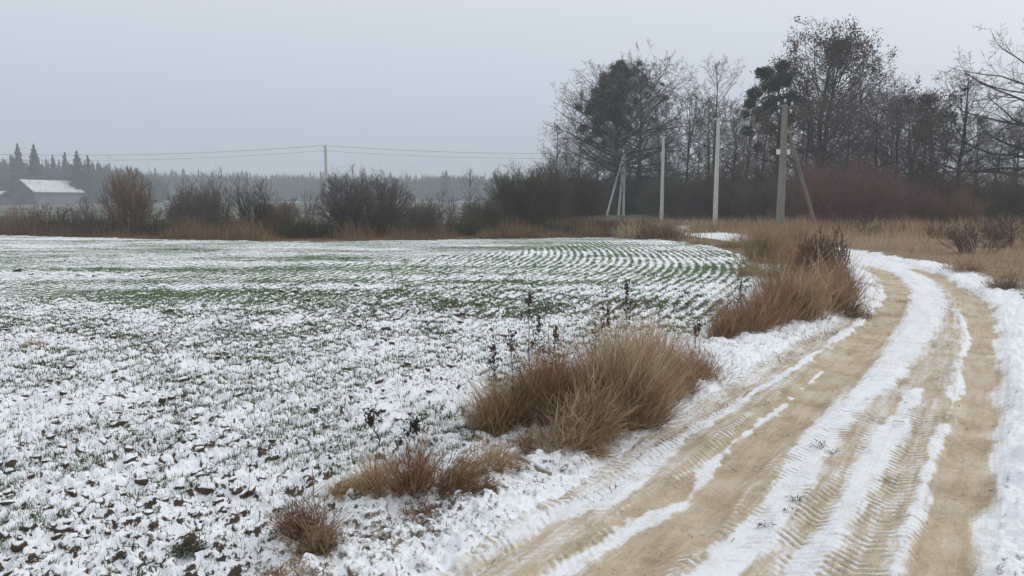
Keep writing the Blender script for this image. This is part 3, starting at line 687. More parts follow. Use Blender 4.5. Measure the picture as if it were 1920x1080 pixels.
def shed():
    x, y, _ = at(-12, 377, 262); s = empty('shed', (x, y, 0), R(-22)); tag(s, 'low shed with snowy flat-pitched roof at the edge of the far field', 'shed')
    MB().box((0, 0, 1.3), (13, 6, 3.0)).build('wall', M['boards'], s)
    rf = MB().loft([[(-7, -3.6, 2.83), (7, -3.6, 2.83), (7, 0, 4.6), (-7, 0, 4.6)], [(-7, -3.6, 3.0), (7, -3.6, 3.0), (7, 0, 4.8), (-7, 0, 4.8)]]).loft([[(-7, 0.002, 4.6), (7, 0.002, 4.6), (7, 3.6, 2.83), (-7, 3.6, 2.83)], [(-7, 0.002, 4.8), (7, 0.002, 4.8), (7, 3.6, 3.0), (-7, 3.6, 3.0)]]).build('roof', M['roofsheet'], s)
    MB().loft([[(-6.8, -3.5, 3.05), (6.8, -3.5, 3.05), (6.8, 0, 4.8), (-6.8, 0, 4.8)], [(-6.8, -3.5, 3.2), (6.8, -3.5, 3.2), (6.8, 0, 4.98), (-6.8, 0, 4.98)]]).build('snow_cover', M['roofsnow'], rf)
    for dx in (-3, 2.5): MB().box((dx, -3.03, 1.5), (1.3, .06, 1.0)).build('window', M['roofsheet'], s)
shed()

# ------------------------------------------------------------------ far woods
def spruce_geo(rs, Ht, Rd, whorls=16, per=11):
    Vv, T = [], []; 
    for i in range(whorls):
        t = (i + .5) / whorls; z = Ht * (0.12 + 0.86 * t); Rr = Rd * (1 - t) ** 0.8 * rs.uniform(.75, 1.15) + 0.25
        for k in range(per):
            a = rs.uniform(0, 6.283); l = Rr * rs.uniform(.6, 1.15); dr = l * rs.uniform(.15, .5); wv = l * .28
            ca, sa = math.cos(a), math.sin(a); n = len(Vv); h = Ht / whorls * 1.3
            Vv += [(0, 0, z + h * .5), (ca*l*.6 - sa*wv, sa*l*.6 + ca*wv, z - dr*.5), (ca*l, sa*l, z - dr), (ca*l*.6 + sa*wv, sa*l*.6 - ca*wv, z - dr*.6), (ca*l*.4, sa*l*.4, z - dr*.5 - h*.8)]
            T += [(n, n+1, n+2), (n, n+2, n+3), (n+1, n+4, n+2), (n+2, n+4, n+3)]
    return Vv, T
def spruce(px, top, Y, hw, seed, label):
    rs = np.random.RandomState(seed); x, y, z = at(px, top, Y); Rd = hw * 1.7 * Y / FPX
    t = empty('spruce_tree', (x, y, 0)); tag(t, label, 'spruce tree', 'spruces rising above the far wood')
    MB().tube([(0, 0, -.3), (0, 0, z * .5), (0, 0, z * .97)], [.32, .2, .04], 6).build('trunk', M['bark'], t)
    v, f = spruce_geo(rs, z, Rd); obj('crown', np_mesh('crown', v, np.array(f), dict(rnd=rs.uniform(0, 1, len(v)))), M['needle'], t)
for a in [(32, 266, 318, 15, 1, 'narrow pale spruce standing leftmost above the far wood'), (62, 268, 300, 17, 2, 'tall dark pointed spruce rising behind the snowy barn roof'),
          (98, 288, 330, 10, 3, 'small faint spruce top midway behind the barn'), (121, 283, 335, 13, 4, 'faint grey spruce just right of the barn ridge'),
          (143, 280, 300, 18, 5, 'broad dark spruce behind the right end of the barn'), (164, 289, 305, 9, 6, 'slim short spruce at the right end of the spruce row'),
          (836, 318, 420, 14, 7, 'solitary misty spruce in the gap right of the round willow bush')]: spruce(*a)
def wood(name, label, spots, seed):
    rs = np.random.RandomState(seed); Vs, Ts, off = [], [], 0
    for (x, y, Ht, kind) in spots:
        if kind == 0:
            v, f = spruce_geo(rs, Ht, Ht * rs.uniform(.15, .24), 7, 6); v = np.array(v); f = np.array(f)
        else:
            n = 80; a = rs.uniform(0, 6.283, n); rad = Ht * .24 * np.sqrt(rs.uniform(0, 1, n)); z0 = Ht * rs.uniform(.05, .75, n); l = Ht * rs.uniform(.12, .30, n)
            z1 = np.minimum(z0 + l, Ht * (1 - .35 * (rad / (Ht * .21)) ** 2)); bx_, by_ = rad * np.cos(a), rad * np.sin(a); wv = Ht * rs.uniform(.012, .035, n); wa = rs.uniform(0, 3.14, n)
            v = np.stack([np.stack([bx_ - wv*np.cos(wa), by_ - wv*np.sin(wa), z0], 1), np.stack([bx_ + wv*np.cos(wa), by_ + wv*np.sin(wa), z0], 1), np.stack([bx_ * 1.12, by_ * 1.12, z1], 1)], 1).reshape(-1, 3); f = np.arange(3*n).reshape(n, 3)
        v = v + np.array([x, y, 0]); Vs.append(v); Ts.append(f + off); off += len(v)
    v = np.concatenate(Vs); o = obj(name, np_mesh(name, v, np.concatenate(Ts), dict(rnd=rs.uniform(0, 1, len(v)))), M['wood']); tag(o, label, 'forest', kind='stuff')
rs = np.random.RandomState(77); sp = []
for i in range(420):
    px = rs.uniform(-330, 300); Y = rs.uniform(322, 400); top = np.interp(px, [-330, 0, 60, 150, 200, 300], [290, 286, 292, 298, 300, 322]) + abs(rs.normal(0, 8))
    x, y, z = at(px, top, Y); sp.append((x, y, z, int(rs.rand() < .8)))
wood('forest', 'misty mixed wood close behind the barn', sp, 5)
sp = []
for i in range(700):
    px = rs.uniform(180, 1120); Y = rs.uniform(450, 600); top = np.interp(px, [180, 300, 500, 650, 800, 900, 1120], [309, 313, 318, 320, 320, 318, 324]) + abs(rs.normal(0, 7))
    x, y, z = at(px, top, Y); sp.append((x, y, z, int(rs.rand() < .88)))
for i in range(160):
    px = rs.uniform(1500, 2500); Y = rs.uniform(500, 700); top = 338 + rs.uniform(-5, 16); x, y, z = at(px, top, Y); sp.append((x, y, z, 1))
wood('forest', 'pale distant tree line along the horizon', sp, 6)

# ------------------------------------------------------------------ power line
def pole_shaft(t, Ht, w0, w1, mat, name='shaft', foot=(0, 0), top=(0, 0)):
    mb = MB(); rings = []
    for k in range(6):
        f = k / 5; ww = lerp(w0, w1, f) / 2; c = ww * .62; cx, cy = lerp(foot[0], top[0], f), lerp(foot[1], top[1], f); z = lerp(-.4, Ht, f)
        rings.append([(cx + a, cy + b, z) for a, b in ((ww, -c), (ww, c), (c, ww), (-c, ww), (-ww, c), (-ww, -c), (-c, -ww), (c, -ww))])
    return mb.loft(rings).build(name, mat, t)
def insulator(t, p, s=1.0):
    MB().lathe(p, [(.012*s, -.06*s), (.045*s, -.05*s), (.03*s, -.01*s), (.05*s, .01*s), (.035*s, .05*s), (.012*s, .07*s)], 8).build('insulator', M['ceramic'], t, True)
def bracket(t, pts, r=.014): MB().tube(pts, r, 5).build('bracket', M['steel'], t)
def pole(px, top, Y, w0, w1, mat, label, kind='concrete'):
    x, y, z = at(px, top, Y); t = empty('power_pole', (x, y, 0)); tag(t, label, 'power pole', 'poles of the low-voltage line')
    pole_shaft(t, z, w0, w1, mat); return t, Vector((x, y, z))
tops = {}
t, p = pole(1472, 196, 38, .37, .23, M['oldwood'], 'weathered thick power pole with a slanting brace beside the red bush'); tops['A'] = p
pole_shaft(t, p.z - 1.15, .19, .15, M['oldwood'], 'brace', foot=(2.75, 1.7), top=(.24, .16))
for dz, dx in ((-.05, -.34), (-.05, .34), (-.42, -.30), (-.42, .30), (.10, 0)):
    if dx: bracket(t, [(0, 0, p.z + dz - .05), (dx * .8, -.03, p.z + dz - .06), (dx, -.03, p.z + dz + .02)])
    insulator(t, (dx, -.03 if dx else 0, p.z + dz + .09), 1.25)
for dx in (-.26, .24):
    MB().box((dx, -.06, p.z - 2.35), (.16, .14, .26)).build('junction_box', M['ceramic'], t)
MB().box((.13, .07, p.z - 1.35), (.50, .16, .12)).build('clamp', M['steel'], t)
t, p = pole(1347, 222, 50, .30, .19, M['concrete'], 'tall plain pale concrete pole in front of the dark undergrowth'); tops['B'] = p
for dx in (-.2, .2): bracket(t, [(0, 0, p.z - .2), (dx, 0, p.z - .22), (dx, 0, p.z - .1)]); insulator(t, (dx, 0, p.z - .04))
t, p = pole(1244, 256, 66, .31, .20, M['concrete'], 'plain pale concrete pole rising from tawny reed grass'); tops['C'] = p
for dx in (-.2, .2): bracket(t, [(0, 0, p.z - .2), (dx, 0, p.z - .22), (dx, 0, p.z - .1)]); insulator(t, (dx, 0, p.z - .04))
t, p = pole(1171, 287, 86, .30, .20, M['concrete'], 'doubled corner pole with a leaning strut before the big ivy-dark tree'); tops['D'] = p
pole_shaft(t, p.z - .25, .28, .2, M['concrete'], 'second_shaft', foot=(-.62, -.25), top=(-.12, -.22))
pole_shaft(t, p.z - .35, .26, .2, M['concrete'], 'brace', foot=(-2.1, -.6), top=(-.22, -.44))
for dx in (-.25, .25): bracket(t, [(0, 0, p.z - .1), (dx, 0, p.z - .12), (dx, 0, p.z)]); insulator(t, (dx, 0, p.z + .06))
t, p = pole(610, 273, 80, .36, .25, M['concrete'], 'lone concrete pole behind the round willow bush'); tops['E'] = p
for dz in (-.05, -.62): bracket(t, [(0, 0, p.z + dz - .05), (-.28, 0, p.z + dz - .06), (-.28, 0, p.z + dz)]); insulator(t, (-.28, 0, p.z + dz + .06))
def cable(a, b, sag, r, label, grp=None):
    a, b = Vector(a), Vector(b); pts = []
    for k in range(25):
        f = k / 24; q_ = a.lerp(b, f); pts.append((q_.x, q_.y, q_.z - 4 * sag * f * (1 - f)))
    o = MB().tube(pts, r, 5).build('power_cable', M['wire']); tag(o, label, 'cable', grp or 'overhead cables of the power line')
A_, B_, C_, D_, E_ = (tops[k] for k in 'ABCDE')
Lf = Vector(at(-420, 262, 84))
cable(E_ + Vector((-.28, 0, .02)), Lf, 1.35, .016, 'upper cable running left from the lone pole out of view')
cable(E_ + Vector((-.28, 0, -.52)), Lf + Vector((0, 0, -.6)), 1.35, .011, 'lower fainter cable running left from the lone pole')
cable(E_ + Vector((-.28, 0, .02)), D_ + Vector((-.25, 0, .1)), .42, .016, 'upper cable spanning from the lone pole to the doubled corner pole')
cable(E_ + Vector((-.28, 0, -.52)), D_ + Vector((-.25, 0, -.45)), .42, .011, 'lower fainter cable spanning from the lone pole to the doubled corner pole')
cable(D_ + Vector((.25, 0, .1)), C_ + Vector((-.2, 0, 0)), .3, .015, 'thin cable between the doubled corner pole and the next plain pole')
cable(C_ + Vector((.2, 0, 0)), B_ + Vector((-.2, 0, 0)), .3, .015, 'thin cable between the two plain pale poles')
for i, (dx, dz, dz2, sag, lb) in enumerate(((-.34, .05, -.05, .42, 'topmost'), (-.30, -.32, -.12, .30, 'middle'), (-.20, -.55, -.62, .45, 'lowest'))):
    cable(A_ + Vector((dx, -.03, dz)), B_ + Vector((.2, 0, dz2)), sag, .013, lb + ' of three sagging cables left of the thick braced pole')
Rf = Vector(at(2250, 196, 40))
cable(A_ + Vector((.34, -.03, .05)), Rf + Vector((0, 0, .15)), .25, .012, 'upper of two cables running right from the thick braced pole')
cable(A_ + Vector((.30, -.03, -.32)), Rf + Vector((0, 0, -.25)), .25, .012, 'lower of two cables running right from the thick braced pole')

# ------------------------------------------------------------------ woodland on the right
def blob_list(tree_px, Y, items):
    bx0, by0, _ = at(tree_px, 380, Y); out = []
    rs_ = random.Random(int(tree_px))
    for px, py, rp in items:
        x, y, z = at(px, py, Y); out.append((x - bx0, rs_.uniform(-.8, .8), z, rp * Y / FPX))
    return out
def base(px, Y): x, y, _ = at(px, 377, Y); return (x, y, zat(x, y))
def hgt(top, px, Y): return at(px, top, Y)[2]
T1 = put_tree('deciduous_tree', tree_wood(111, hgt(104, 1155, 88) * .94, .46, .24, [(0, 6), (.25, 8.8), (.6, 8.0), (.85, 5.6), (1, 2.6)], 62, up=(0, 56), kids=(0, 11, 8, 21), trop=(0, .035, .0, -.02, -.02)), base(1155, 88),
     'tall tree whose crown is half filled by a dense dark evergreen mass', 'tree', 'tall trees of the woodland', 'darkbark', 'twig')
clumps(201, blob_list(1155, 88, [(1160, 135, 22), (1140, 150, 22), (1168, 165, 20), (1128, 172, 22), (1155, 185, 26), (1118, 195, 20), (1140, 210, 24), (1170, 205, 18), (1105, 208, 14), (1125, 225, 15), (1160, 225, 18), (1095, 240, 11), (1180, 240, 10), (1085, 203, 9), (1105, 262, 9), (1150, 255, 14), (1118, 250, 13), (1172, 140, 14), (1165, 118, 10), (1132, 270, 9)]), 900, .115, M['ivy'], T1)
T2 = put_tree('deciduous_tree', tree_wood(102, hgt(108, 1197, 90) * .94, .40, .26, [(0, 5), (.3, 7.6), (.6, 7.4), (.85, 5.4), (1, 2.6)], 54, up=(4, 56), kids=(0, 11, 8, 21), trop=(0, .035, 0, -.02, -.02)), base(1197, 90),
     'tall bare tree with scattered dark evergreen balls right of the dense one', 'tree', 'tall trees of the woodland', 'darkbark', 'twig')
clumps(202, blob_list(1197, 90, [(1192, 133, 13), (1205, 150, 13), (1195, 165, 15), (1220, 165, 9), (1212, 180, 10), (1190, 190, 9), (1246, 184, 8), (1225, 225, 7), (1200, 118, 8), (1232, 205, 5), (1215, 232, 6), (1240, 160, 5)]), 750, .10, M['ivy'], T2)
LR = put_tree('deciduous_tree', tree_wood(103, hgt(98, 1337, 82) * .93, .24, .42, [(0, 2), (.45, 4.0), (.7, 4.2), (.9, 2.6), (1, .8)], 30, up=(16, 56), kids=(0, 9, 6, 9), trop=(0, .10, .05, .02, 0)), base(1337, 82),
     'slender bare tree with open upswept branches behind the plain pale pole', 'tree', 'tall trees of the woodland', 'darkbark', 'darktwig')
EV = put_tree('evergreen_tree', tree_wood(104, hgt(116, 1452, 72), .34, .3, [(0, 2), (.4, 3.4), (.8, 2.4), (1, .6)], 24, up=(5, 60), kids=(0, 6, 4, 3)), base(1452, 72),
     'dense dark evergreen tree behind the thick braced pole', 'tree', 'tall trees of the woodland', 'darkbark', 'darktwig')
clumps(203, blob_list(1452, 72, [(1465, 125, 16), (1440, 135, 18), (1420, 135, 9), (1470, 150, 20), (1445, 160, 22), (1415, 175, 18), (1480, 185, 20), (1450, 195, 25), (1405, 195, 14), (1425, 215, 20), (1475, 220, 22), (1500, 190, 12), (1395, 215, 10), (1440, 240, 18), (1470, 255, 16), (1405, 245, 13), (1425, 275, 12), (1455, 285, 14)]), 1200, .105, M['ivy'], EV)
mp = tree_wood(105, hgt(42, 1530, 78) * .87, .42, .20, [(0, 4), (.3, 7), (.6, 7.2), (.85, 5.0), (1, 2.2)], 60, up=(18, 60), kids=(0, 11, 7, 12), trop=(0, .07, .03, .02, 0), fork=2)
MP = put_tree('maple_tree', mp, base(1530, 78), 'largest tree of the wood with clinging red-brown leaves', 'tree', 'tall trees of the woodland', 'darkbark', 'twig')
rs = random.Random(5); obj('leaves', leaf_quads(305, [e for e in mp.ends if e[0] > -6 and rs.random() < .8 * min(1, math.hypot(e[0], e[1]) / 2.6)] , .12, .22), M['dead'], MP)
tn = put_tree('deciduous_tree', tree_wood(106, hgt(128, 1662, 84) * .93, .2, .4, [(0, 2), (.5, 2.8), (.8, 2.2), (1, .8)], 28, up=(20, 58), kids=(0, 9, 6, 10), trop=(0, .08, -.02, -.04, -.04)), base(1662, 84),
     'thin wispy-topped bare tree behind the red-leaved tree', 'tree', 'tall trees of the woodland', 'darkbark', 'twig')
rl = tree_wood(107, hgt(168, 1702, 72) * .90, .26, .18, [(0, 2.5), (.4, 4.2), (.75, 3.6), (1, 1.2)], 42, up=(22, 60), kids=(0, 10, 7, 10), trop=(0, .07, .03, .02, 0), fork=2)
RL = put_tree('maple_tree', rl, base(1702, 72), 'mid-sized tree with sparse dark red leaves right of the largest tree', 'tree', 'tall trees of the woodland', 'darkbark', 'twig')
obj('leaves', leaf_quads(307, [e for e in rl.ends if rs.random() < .55 * min(1, math.hypot(e[0], e[1]) / 2.4)], .14, .2), M['dead'], RL)
MT = put_tree('deciduous_tree', tree_wood(108, hgt(120, 1790, 62) * .92, .27, .26, [(0, 2.4), (.4, 3.9), (.7, 3.2), (1, .9)], 34, up=(18, 56), kids=(0, 9, 7, 11), trop=(0, .05, -.01, -.03, -.03), lean=(.15, 0)), base(1790, 62),
     'bare tree with a few mistletoe balls along its dark trunk', 'tree', 'tall trees of the woodland', 'darkbark', 'twig')
for k, b_ in enumerate(blob_list(1790, 62, [(1803, 170, 7), (1797, 213, 9), (1783, 215, 5), (1802, 243, 6), (1779, 200, 4), (1796, 190, 4)])): clumps(208 + k, [b_], 900, .09, M['mist'], MT, 'mistletoe')
OK = put_tree('oak_tree', tree_wood(109, hgt(35, 1972, 58), .45, .20, [(0, 5), (.25, 6.8), (.6, 6.6), (.85, 4.6), (1, 2)], 50, up=(0, 56), kids=(0, 11, 8, 13), wob=(.04, .15, .2, .22, .2), trop=(0, .05, .03, .01, 0)), base(1972, 58),
     'spreading bare oak reaching in from the edge of the view', 'tree', 'tall trees of the woodland', 'darkbark', 'twig')
# smaller trees and thickets filling the wood
rs = random.Random(42)
protos = []
for i, (Rd, f) in enumerate(((3.6, 1), (3.9, 2), (3.3, 2))):
    wd = tree_wood(400 + i, 11.0, .15, .08, [(0, Rd * .8), (.4, Rd), (.75, Rd * .85), (1, .9)], 46, up=(8, 58), kids=(0, 8, 6, 18), levels=4, fork=f); protos.append(wd)
SMALL = [(1085, 205, 96, 'slim bare tree on the left flank of the dense ivy-dark tree'), (1285, 205, 92, 'twiggy bare tree between the two plain pale poles'), (1395, 218, 88, 'small bare tree left of the dense dark evergreen'), (1610, 170, 90, 'bare tree between the largest tree and the thin wispy one'),
         (1745, 205, 80, 'low bare tree between the red-leaved tree and the mistletoe tree'), (1250, 225, 98, 'faint bare tree behind the pole in tawny reed grass'), (1580, 225, 70, 'small dark tree rising out of the red bush'), (1860, 270, 60, 'low dark tree under the spreading oak'),
         (1040, 258, 90, 'lowest bare tree stepping down to the open end of the wood'), (1120, 240, 98, 'twiggy tree filling the gap left of the doubled corner pole'), (1235, 200, 97, 'twiggy tree right beside the tree with scattered evergreen balls'), (1330, 215, 95, 'twiggy tree at the foot of the slender upswept tree'),
         (1370, 232, 72, 'small tree just right of the tall plain pale pole'), (1425, 240, 66, 'small tree left of the thick braced pole'), (1505, 215, 70, 'small tree in the brace angle of the thick pole'), (1555, 190, 84, 'twiggy tree in front of the largest trunk'), (1640, 205, 70, 'twiggy tree right of the red bush'), (1680, 215, 66, 'twiggy tree below the red-leaved crown'),
         (1725, 235, 62, 'twiggy tree left of the mistletoe trunk'), (1765, 250, 70, 'thin tree directly behind the mistletoe trunk'), (1825, 245, 72, 'twiggy tree right of the mistletoe trunk'), (1900, 250, 64, 'twiggy tree under the oak at the view edge'), (1160, 250, 100, 'twiggy tree between the two evergreen-hung trunks')]
first = [None, None, None]
for i, (px, top, Y, lbl) in enumerate(SMALL):
    k = i % 3; h_ = hgt(top, px, Y) * 1.13 / 11.0; sx_ = h_ * (1.0 + .25 * ((i * 7) % 5 - 2) / 2)
    if first[k] is None:
        first[k] = put_tree('deciduous_tree', protos[k], base(px, Y), lbl, 'tree', 'small trees of the woodland', 'darkbark', 'darktwig', i * 1.1); first[k].scale = (sx_, sx_, h_)
    else:
        o = copy_tree(first[k], base(px, Y), i * 1.1, (sx_, sx_, h_), lbl, 'small trees of the woodland')
        for ch in o.children:
            if ch.name.startswith('crown'): ch.material_slots[0].link = 'OBJECT'; ch.material_slots[0].material = M[('darktwig', 'umbertwig', 'twig')[(i // 3) % 3]]
back0 = put_tree('deciduous_tree', tree_wood(450, 12.5, .2, .15, [(0, 3), (.4, 4.2), (.75, 3.4), (1, .8)], 46, up=(5, 58), kids=(0, 10, 7, 19)), base(1130, 112), 'bare tree deep in the wood behind the front rank', 'tree', 'bare trees deep in the wood', 'darkbark', 'darktwig')
back0['label'] = 'bare tree deep in the wood behind the dense ivy-dark tree'
for i, (px, Y, s, lbl) in enumerate([(1060, 118, .72, 'low bare tree deep in the wood above the large olive bush'), (1230, 115, .9, 'bare tree deep in the wood left of the pole in tawny reed grass'), (1310, 110, .95, 'bare tree deep in the wood left of the slender upswept tree'), (1420, 108, 1.0, 'bare tree deep in the wood left of the dark evergreen'), (1500, 112, 1.1, 'bare tree deep in the wood behind the thick braced pole'), (1590, 110, 1.1, 'bare tree deep in the wood right behind the largest tree'),
        (1665, 106, 1.0, 'bare tree deep in the wood behind the thin wispy tree'), (1730, 100, .9, 'bare tree deep in the wood right of the red-leaved tree'), (1830, 96, .85, 'bare tree deep in the wood right of the mistletoe tree'), (1900, 92, .9, 'bare tree deep in the wood behind the spreading oak limbs'), (1370, 122, 1.0, 'bare tree deep in the wood right of the tall plain pale pole')]):
    copy_tree(back0, base(px, Y), i * 1.3, (s * 1.2, s * 1.2, s * 1.12), lbl, 'bare trees deep in the wood')

# ------------------------------------------------------------------ bushes
def bush(px, top, hw, Y, seed, label, mat, stems=34, kids=(7, 5, 0), up=.06, spread=(10, 75), levels=2, r0=.03, name='bare_bush', group='bushes along the field edge', stemm=None, dens=None):
    dens = dens or (.72 if group.startswith('bushes') else 1.25)
    return put_bush(name, bush_wood(seed, hgt(top, px, Y) * (1.03 if dens < 1 else 1.06), hw * Y / FPX * 1.10, int(stems * dens), (kids[0] + 3, kids[1] + 9 if dens < 1 else kids[1] * 2 + 3, 0), up, spread, levels=levels, r0=r0, env=1.0 if group.startswith('bushes') else 1.35), base(px, Y), label, 'bush', mat, stemm, group)
bush(240, 303, 52, 37, 1, 'tall tan-brown bush fanning upward near the barn', 'browntwig', 46, (9, 6, 0), .10, (5, 42), dens=.99)
bush(345, 327, 42, 39, 2, 'thin grey bush just right of the tan-brown bush', 'twig', 30, (7, 4, 0), .08, (5, 50))
bush(405, 312, 40, 38, 3, 'upright grey bush with spiky tall shoots', 'twig', 34, (7, 4, 0), .12, (5, 40))
bush(476, 314, 46, 38, 4, 'dark spiky bush left of the lone pole', 'darktwig', 38, (8, 4, 0), .10, (5, 48))
bush(685, 311, 96, 37, 5, 'big round willow bush in front of the lone pole', 'twig', 110, (10, 8, 0), .03, (8, 80), r0=.03, dens=.99)
bush(822, 352, 40, 38, 6, 'small sparse bush right of the round willow bush', 'twig', 22, (6, 4, 0), .08, (5, 55))
bush(572, 350, 30, 44, 7, 'faint small bush between the dark spiky bush and the lone pole', 'twig', 18, (6, 4, 0), .08, (5, 50))
bush(95, 372, 55, 38, 8, 'low dark shrub in front of the barn', 'darktwig', 34, (7, 4, 0), .03, (10, 80))
bush(15, 378, 50, 37, 9, 'low brown shrub at the far end of the hedge by the shed', 'browntwig', 28, (7, 4, 0), .03, (10, 80))
bush(168, 362, 30, 36, 10, 'small grey shrub left of the tan-brown bush', 'twig', 22, (6, 4, 0), .06, (5, 60))
bush(310, 385, 45, 36, 11, 'low dark bramble under the thin grey bush', 'olivetwig', 34, (7, 4, 0), .02, (15, 80))
bush(440, 385, 55, 36, 12, 'low dark bramble beneath the spiky bushes', 'olivetwig', 36, (7, 4, 0), .02, (15, 80))
hb = [o for o in bpy.data.objects if o.get('group') == 'bushes along the field edge']
def hedge_copy(k, px, top, Y, mat, lbl, wx=1.0):
    src = hb[k]; zz = max((v.co.z for v in src.children[-1].data.vertices), default=3); f = hgt(top, px, Y) / zz
    o = copy_tree(src, base(px, Y), px * .37, (f * wx, f * wx, f), lbl, 'bushes along the field edge')
    for ch in o.children: ch.material_slots[0].link = 'OBJECT'; ch.material_slots[0].material = M[mat]
for a in [(4, 370, 335, 44, 'umbertwig', 'brownish bush filling the gap left of the upright grey bush', .8), (4, 520, 362, 42, 'browntwig', 'low brown bush trailing right of the dark spiky bush', .8),
          (5, 545, 362, 40, 'twig', 'thin low bush in the gap before the lone pole', 1.2), (4, 790, 372, 40, 'twig', 'low bush trailing right of the round willow bush', .7), (5, 795, 365, 42, 'umbertwig', 'sparse brown bush beside the small sparse one', 1.2), (5, 865, 360, 40, 'twig', 'sparse grey bush near the sapling', 1.2),
          (4, 905, 360, 44, 'olivetwig', 'low olive bush joining the hedge to the wood', .9), (7, 45, 380, 40, 'umbertwig', 'low brown bramble below the shed', 1.1), (7, 135, 378, 38, 'umbertwig', 'low brown bramble below the right end of the barn', 1.1), (7, 545, 400, 37, 'olivetwig', 'low olive bramble left of the lone pole', 1.2), (7, 790, 402, 37, 'olivetwig', 'low olive bramble right of the round willow bush', 1.2), (7, 890, 398, 38, 'olivetwig', 'low olive bramble close to the large olive bush', 1.2)]: hedge_copy(*a)
sap = put_tree('sapling', tree_wood(470, hgt(325, 880, 70), .06, .25, [(0, .8), (.5, 1.6), (1, .4)], 14, up=(35, 70), kids=(0, 6, 4, 0), levels=3, trop=(0, .08, .03, .02, 0)), base(880, 70), 'slender bare sapling in the open far field', 'tree', None, 'bark', 'twig')
WU = 'undergrowth bushes of the wood'
bush(985, 318, 78, 49, 20, 'large dark olive bush at the open end of the wood', 'olivetwig', 120, (12, 8, 0), .02, (10, 84), r0=.035, group=WU)
bush(1058, 296, 62, 54, 21, 'tall dark bush behind the large olive one', 'darktwig', 110, (11, 8, 0), .02, (10, 82), r0=.035, group=WU)
db = bush(1130, 318, 75, 64, 22, 'dark bush around the foot of the doubled corner pole', 'darktwig', 95, (11, 8, 0), .03, (10, 80), r0=.035, group=WU)
db.location = base(1120, 92)
for i, (px, top, Y, lbl) in enumerate([(1180, 322, 97, 'dark thicket at the feet of the two tall evergreen-hung trees'), (1215, 315, 94, 'dark thicket behind the pole in tawny reed grass'), (1290, 318, 76, 'dark thicket between the two plain pale poles'), (1340, 335, 66, 'dark thicket straight behind the tall plain pale pole'), (1390, 300, 74, 'dark thicket right of the tall plain pale pole'), (1440, 338, 60, 'dark thicket close behind the thick braced pole'),
        (1505, 300, 64, 'dark thicket behind the red bush'), (1600, 290, 80, 'dark thicket under the largest tree'), (1655, 335, 60, 'dark thicket under the red-leaved tree'), (1735, 325, 58, 'dark thicket left of the mistletoe tree'), (1845, 320, 56, 'dark thicket under the low limb of the oak'), (1915, 335, 52, 'dark thicket at the edge of the view under the oak'), (1255, 342, 70, 'dark thicket right of the pole in tawny reed grass')]):
    s = hgt(top, px, Y) / hgt(318, 1130, 64); o = copy_tree(db, base(px, Y), i * 1.7 + .4, (s * 1.12, s * 1.12, s), lbl, WU)
    for ch in o.children:
        ch.material_slots[0].link = 'OBJECT'; ch.material_slots[0].material = M[('darktwig', 'umbertwig', 'olivetwig')[i % 3]]
bush(1580, 306, 108, 46, 30, 'large dull red bush beside the brace of the thick pole', 'redtwig', 110, (10, 6, 0), .05, (8, 72), r0=.025, name='red_bush', group=WU)
bush(1690, 352, 62, 45, 31, 'dark reddish bush next to the large red one', 'redtwig', 60, (9, 5, 0), .04, (8, 76), group=WU)
bush(1778, 350, 58, 44, 32, 'rounded brown bush below the mistletoe tree', 'browntwig', 60, (9, 5, 0), .04, (8, 76), group=WU)
bush(1835, 418, 62, 24, 33, 'brown waist-high bush on the dry grass bank', 'umbertwig', 26, (5, 3, 0), .03, (10, 80), r0=.010, group=WU)
hs_ = [o for o in bpy.data.objects if o.get('label', '').startswith('brown waist-high')][0]
for i, (px, top, Y, wx, lbl) in enumerate([(1905, 405, 27, 1.2, 'brown scrub at the view edge on the dry bank'), (1765, 418, 33, 1.1, 'low brown scrub in front of the rounded brown bush'), (1690, 420, 38, 1.2, 'low scrub in front of the dark reddish bush'), (1870, 400, 36, 1.2, 'taller scrub behind the waist-high brown bush'), (1630, 415, 36, 1.1, 'low scrub in front of the large red bush')]):
    f = hgt(top, px, Y) / hgt(418, 1835, 24); copy_tree(hs_, base(px, Y), i * 1.9, (f * wx, f * wx, f), lbl, 'scrub on the dry bank')
bush(1540, 424, 46, 13.6, 34, 'dark stiff weedy bush standing above the roadside grass at the bend', 'umbertwig', 40, (5, 4, 0), .10, (5, 48), r0=.008, name='weedy_bush', group='roadside weeds')

# ------------------------------------------------------------------ dry grass tufts beside the road
def tuft(px, py, top, hw, seed, label, mat='dry', n=1500, ry=None, spread=.42, bend=.95, lean=(0, 0), width=.006, flat=0.0, name='dry_grass_tuft', group='dry grass tufts on the verge', hvar=.45, patches=9, tone=(0, 1)):
    x, y = G(px, py); Y = y; h = at(px, top, Y)[2]; rx = hw * Y / FPX
    o = obj(name, tuft_mesh(name, seed, n, rx, ry or rx * .8, h * 1.36, spread, bend, lean, width, flat, hvar, patches, tone), M[mat]); o.location = (x, y, zat(x, y)); tag(o, label, 'dry grass', group); return o
tuft(575, 1008, 905, 45, 1, 'upright dark brown tuft nearest the viewer', 'darkdry', 900, lean=(-.2, .1), spread=.35, bend=1.1, width=.005)
tuft(612, 1042, 965, 45, 2, 'low drooping brown dome touching the nearest upright tuft', 'dry', 800, spread=1.1, bend=1.3, tone=(0, .6))
tuft(705, 915, 822, 48, 3, 'rusty orange tuft second from the viewer', 'rust', 800, spread=.5, tone=(.35, 1))
tuft(775, 928, 812, 36, 4, 'dark brown tuft with a tall upright wisp beside the rusty one', 'darkdry', 700, lean=(.3, 0), spread=.4, tone=(.2, 1))
tuft(850, 935, 862, 62, 5, 'flattened brown grass swept towards the road', 'rust', 900, lean=(1.4, -.1), spread=.6, flat=.9, bend=.9, tone=(0, .7))
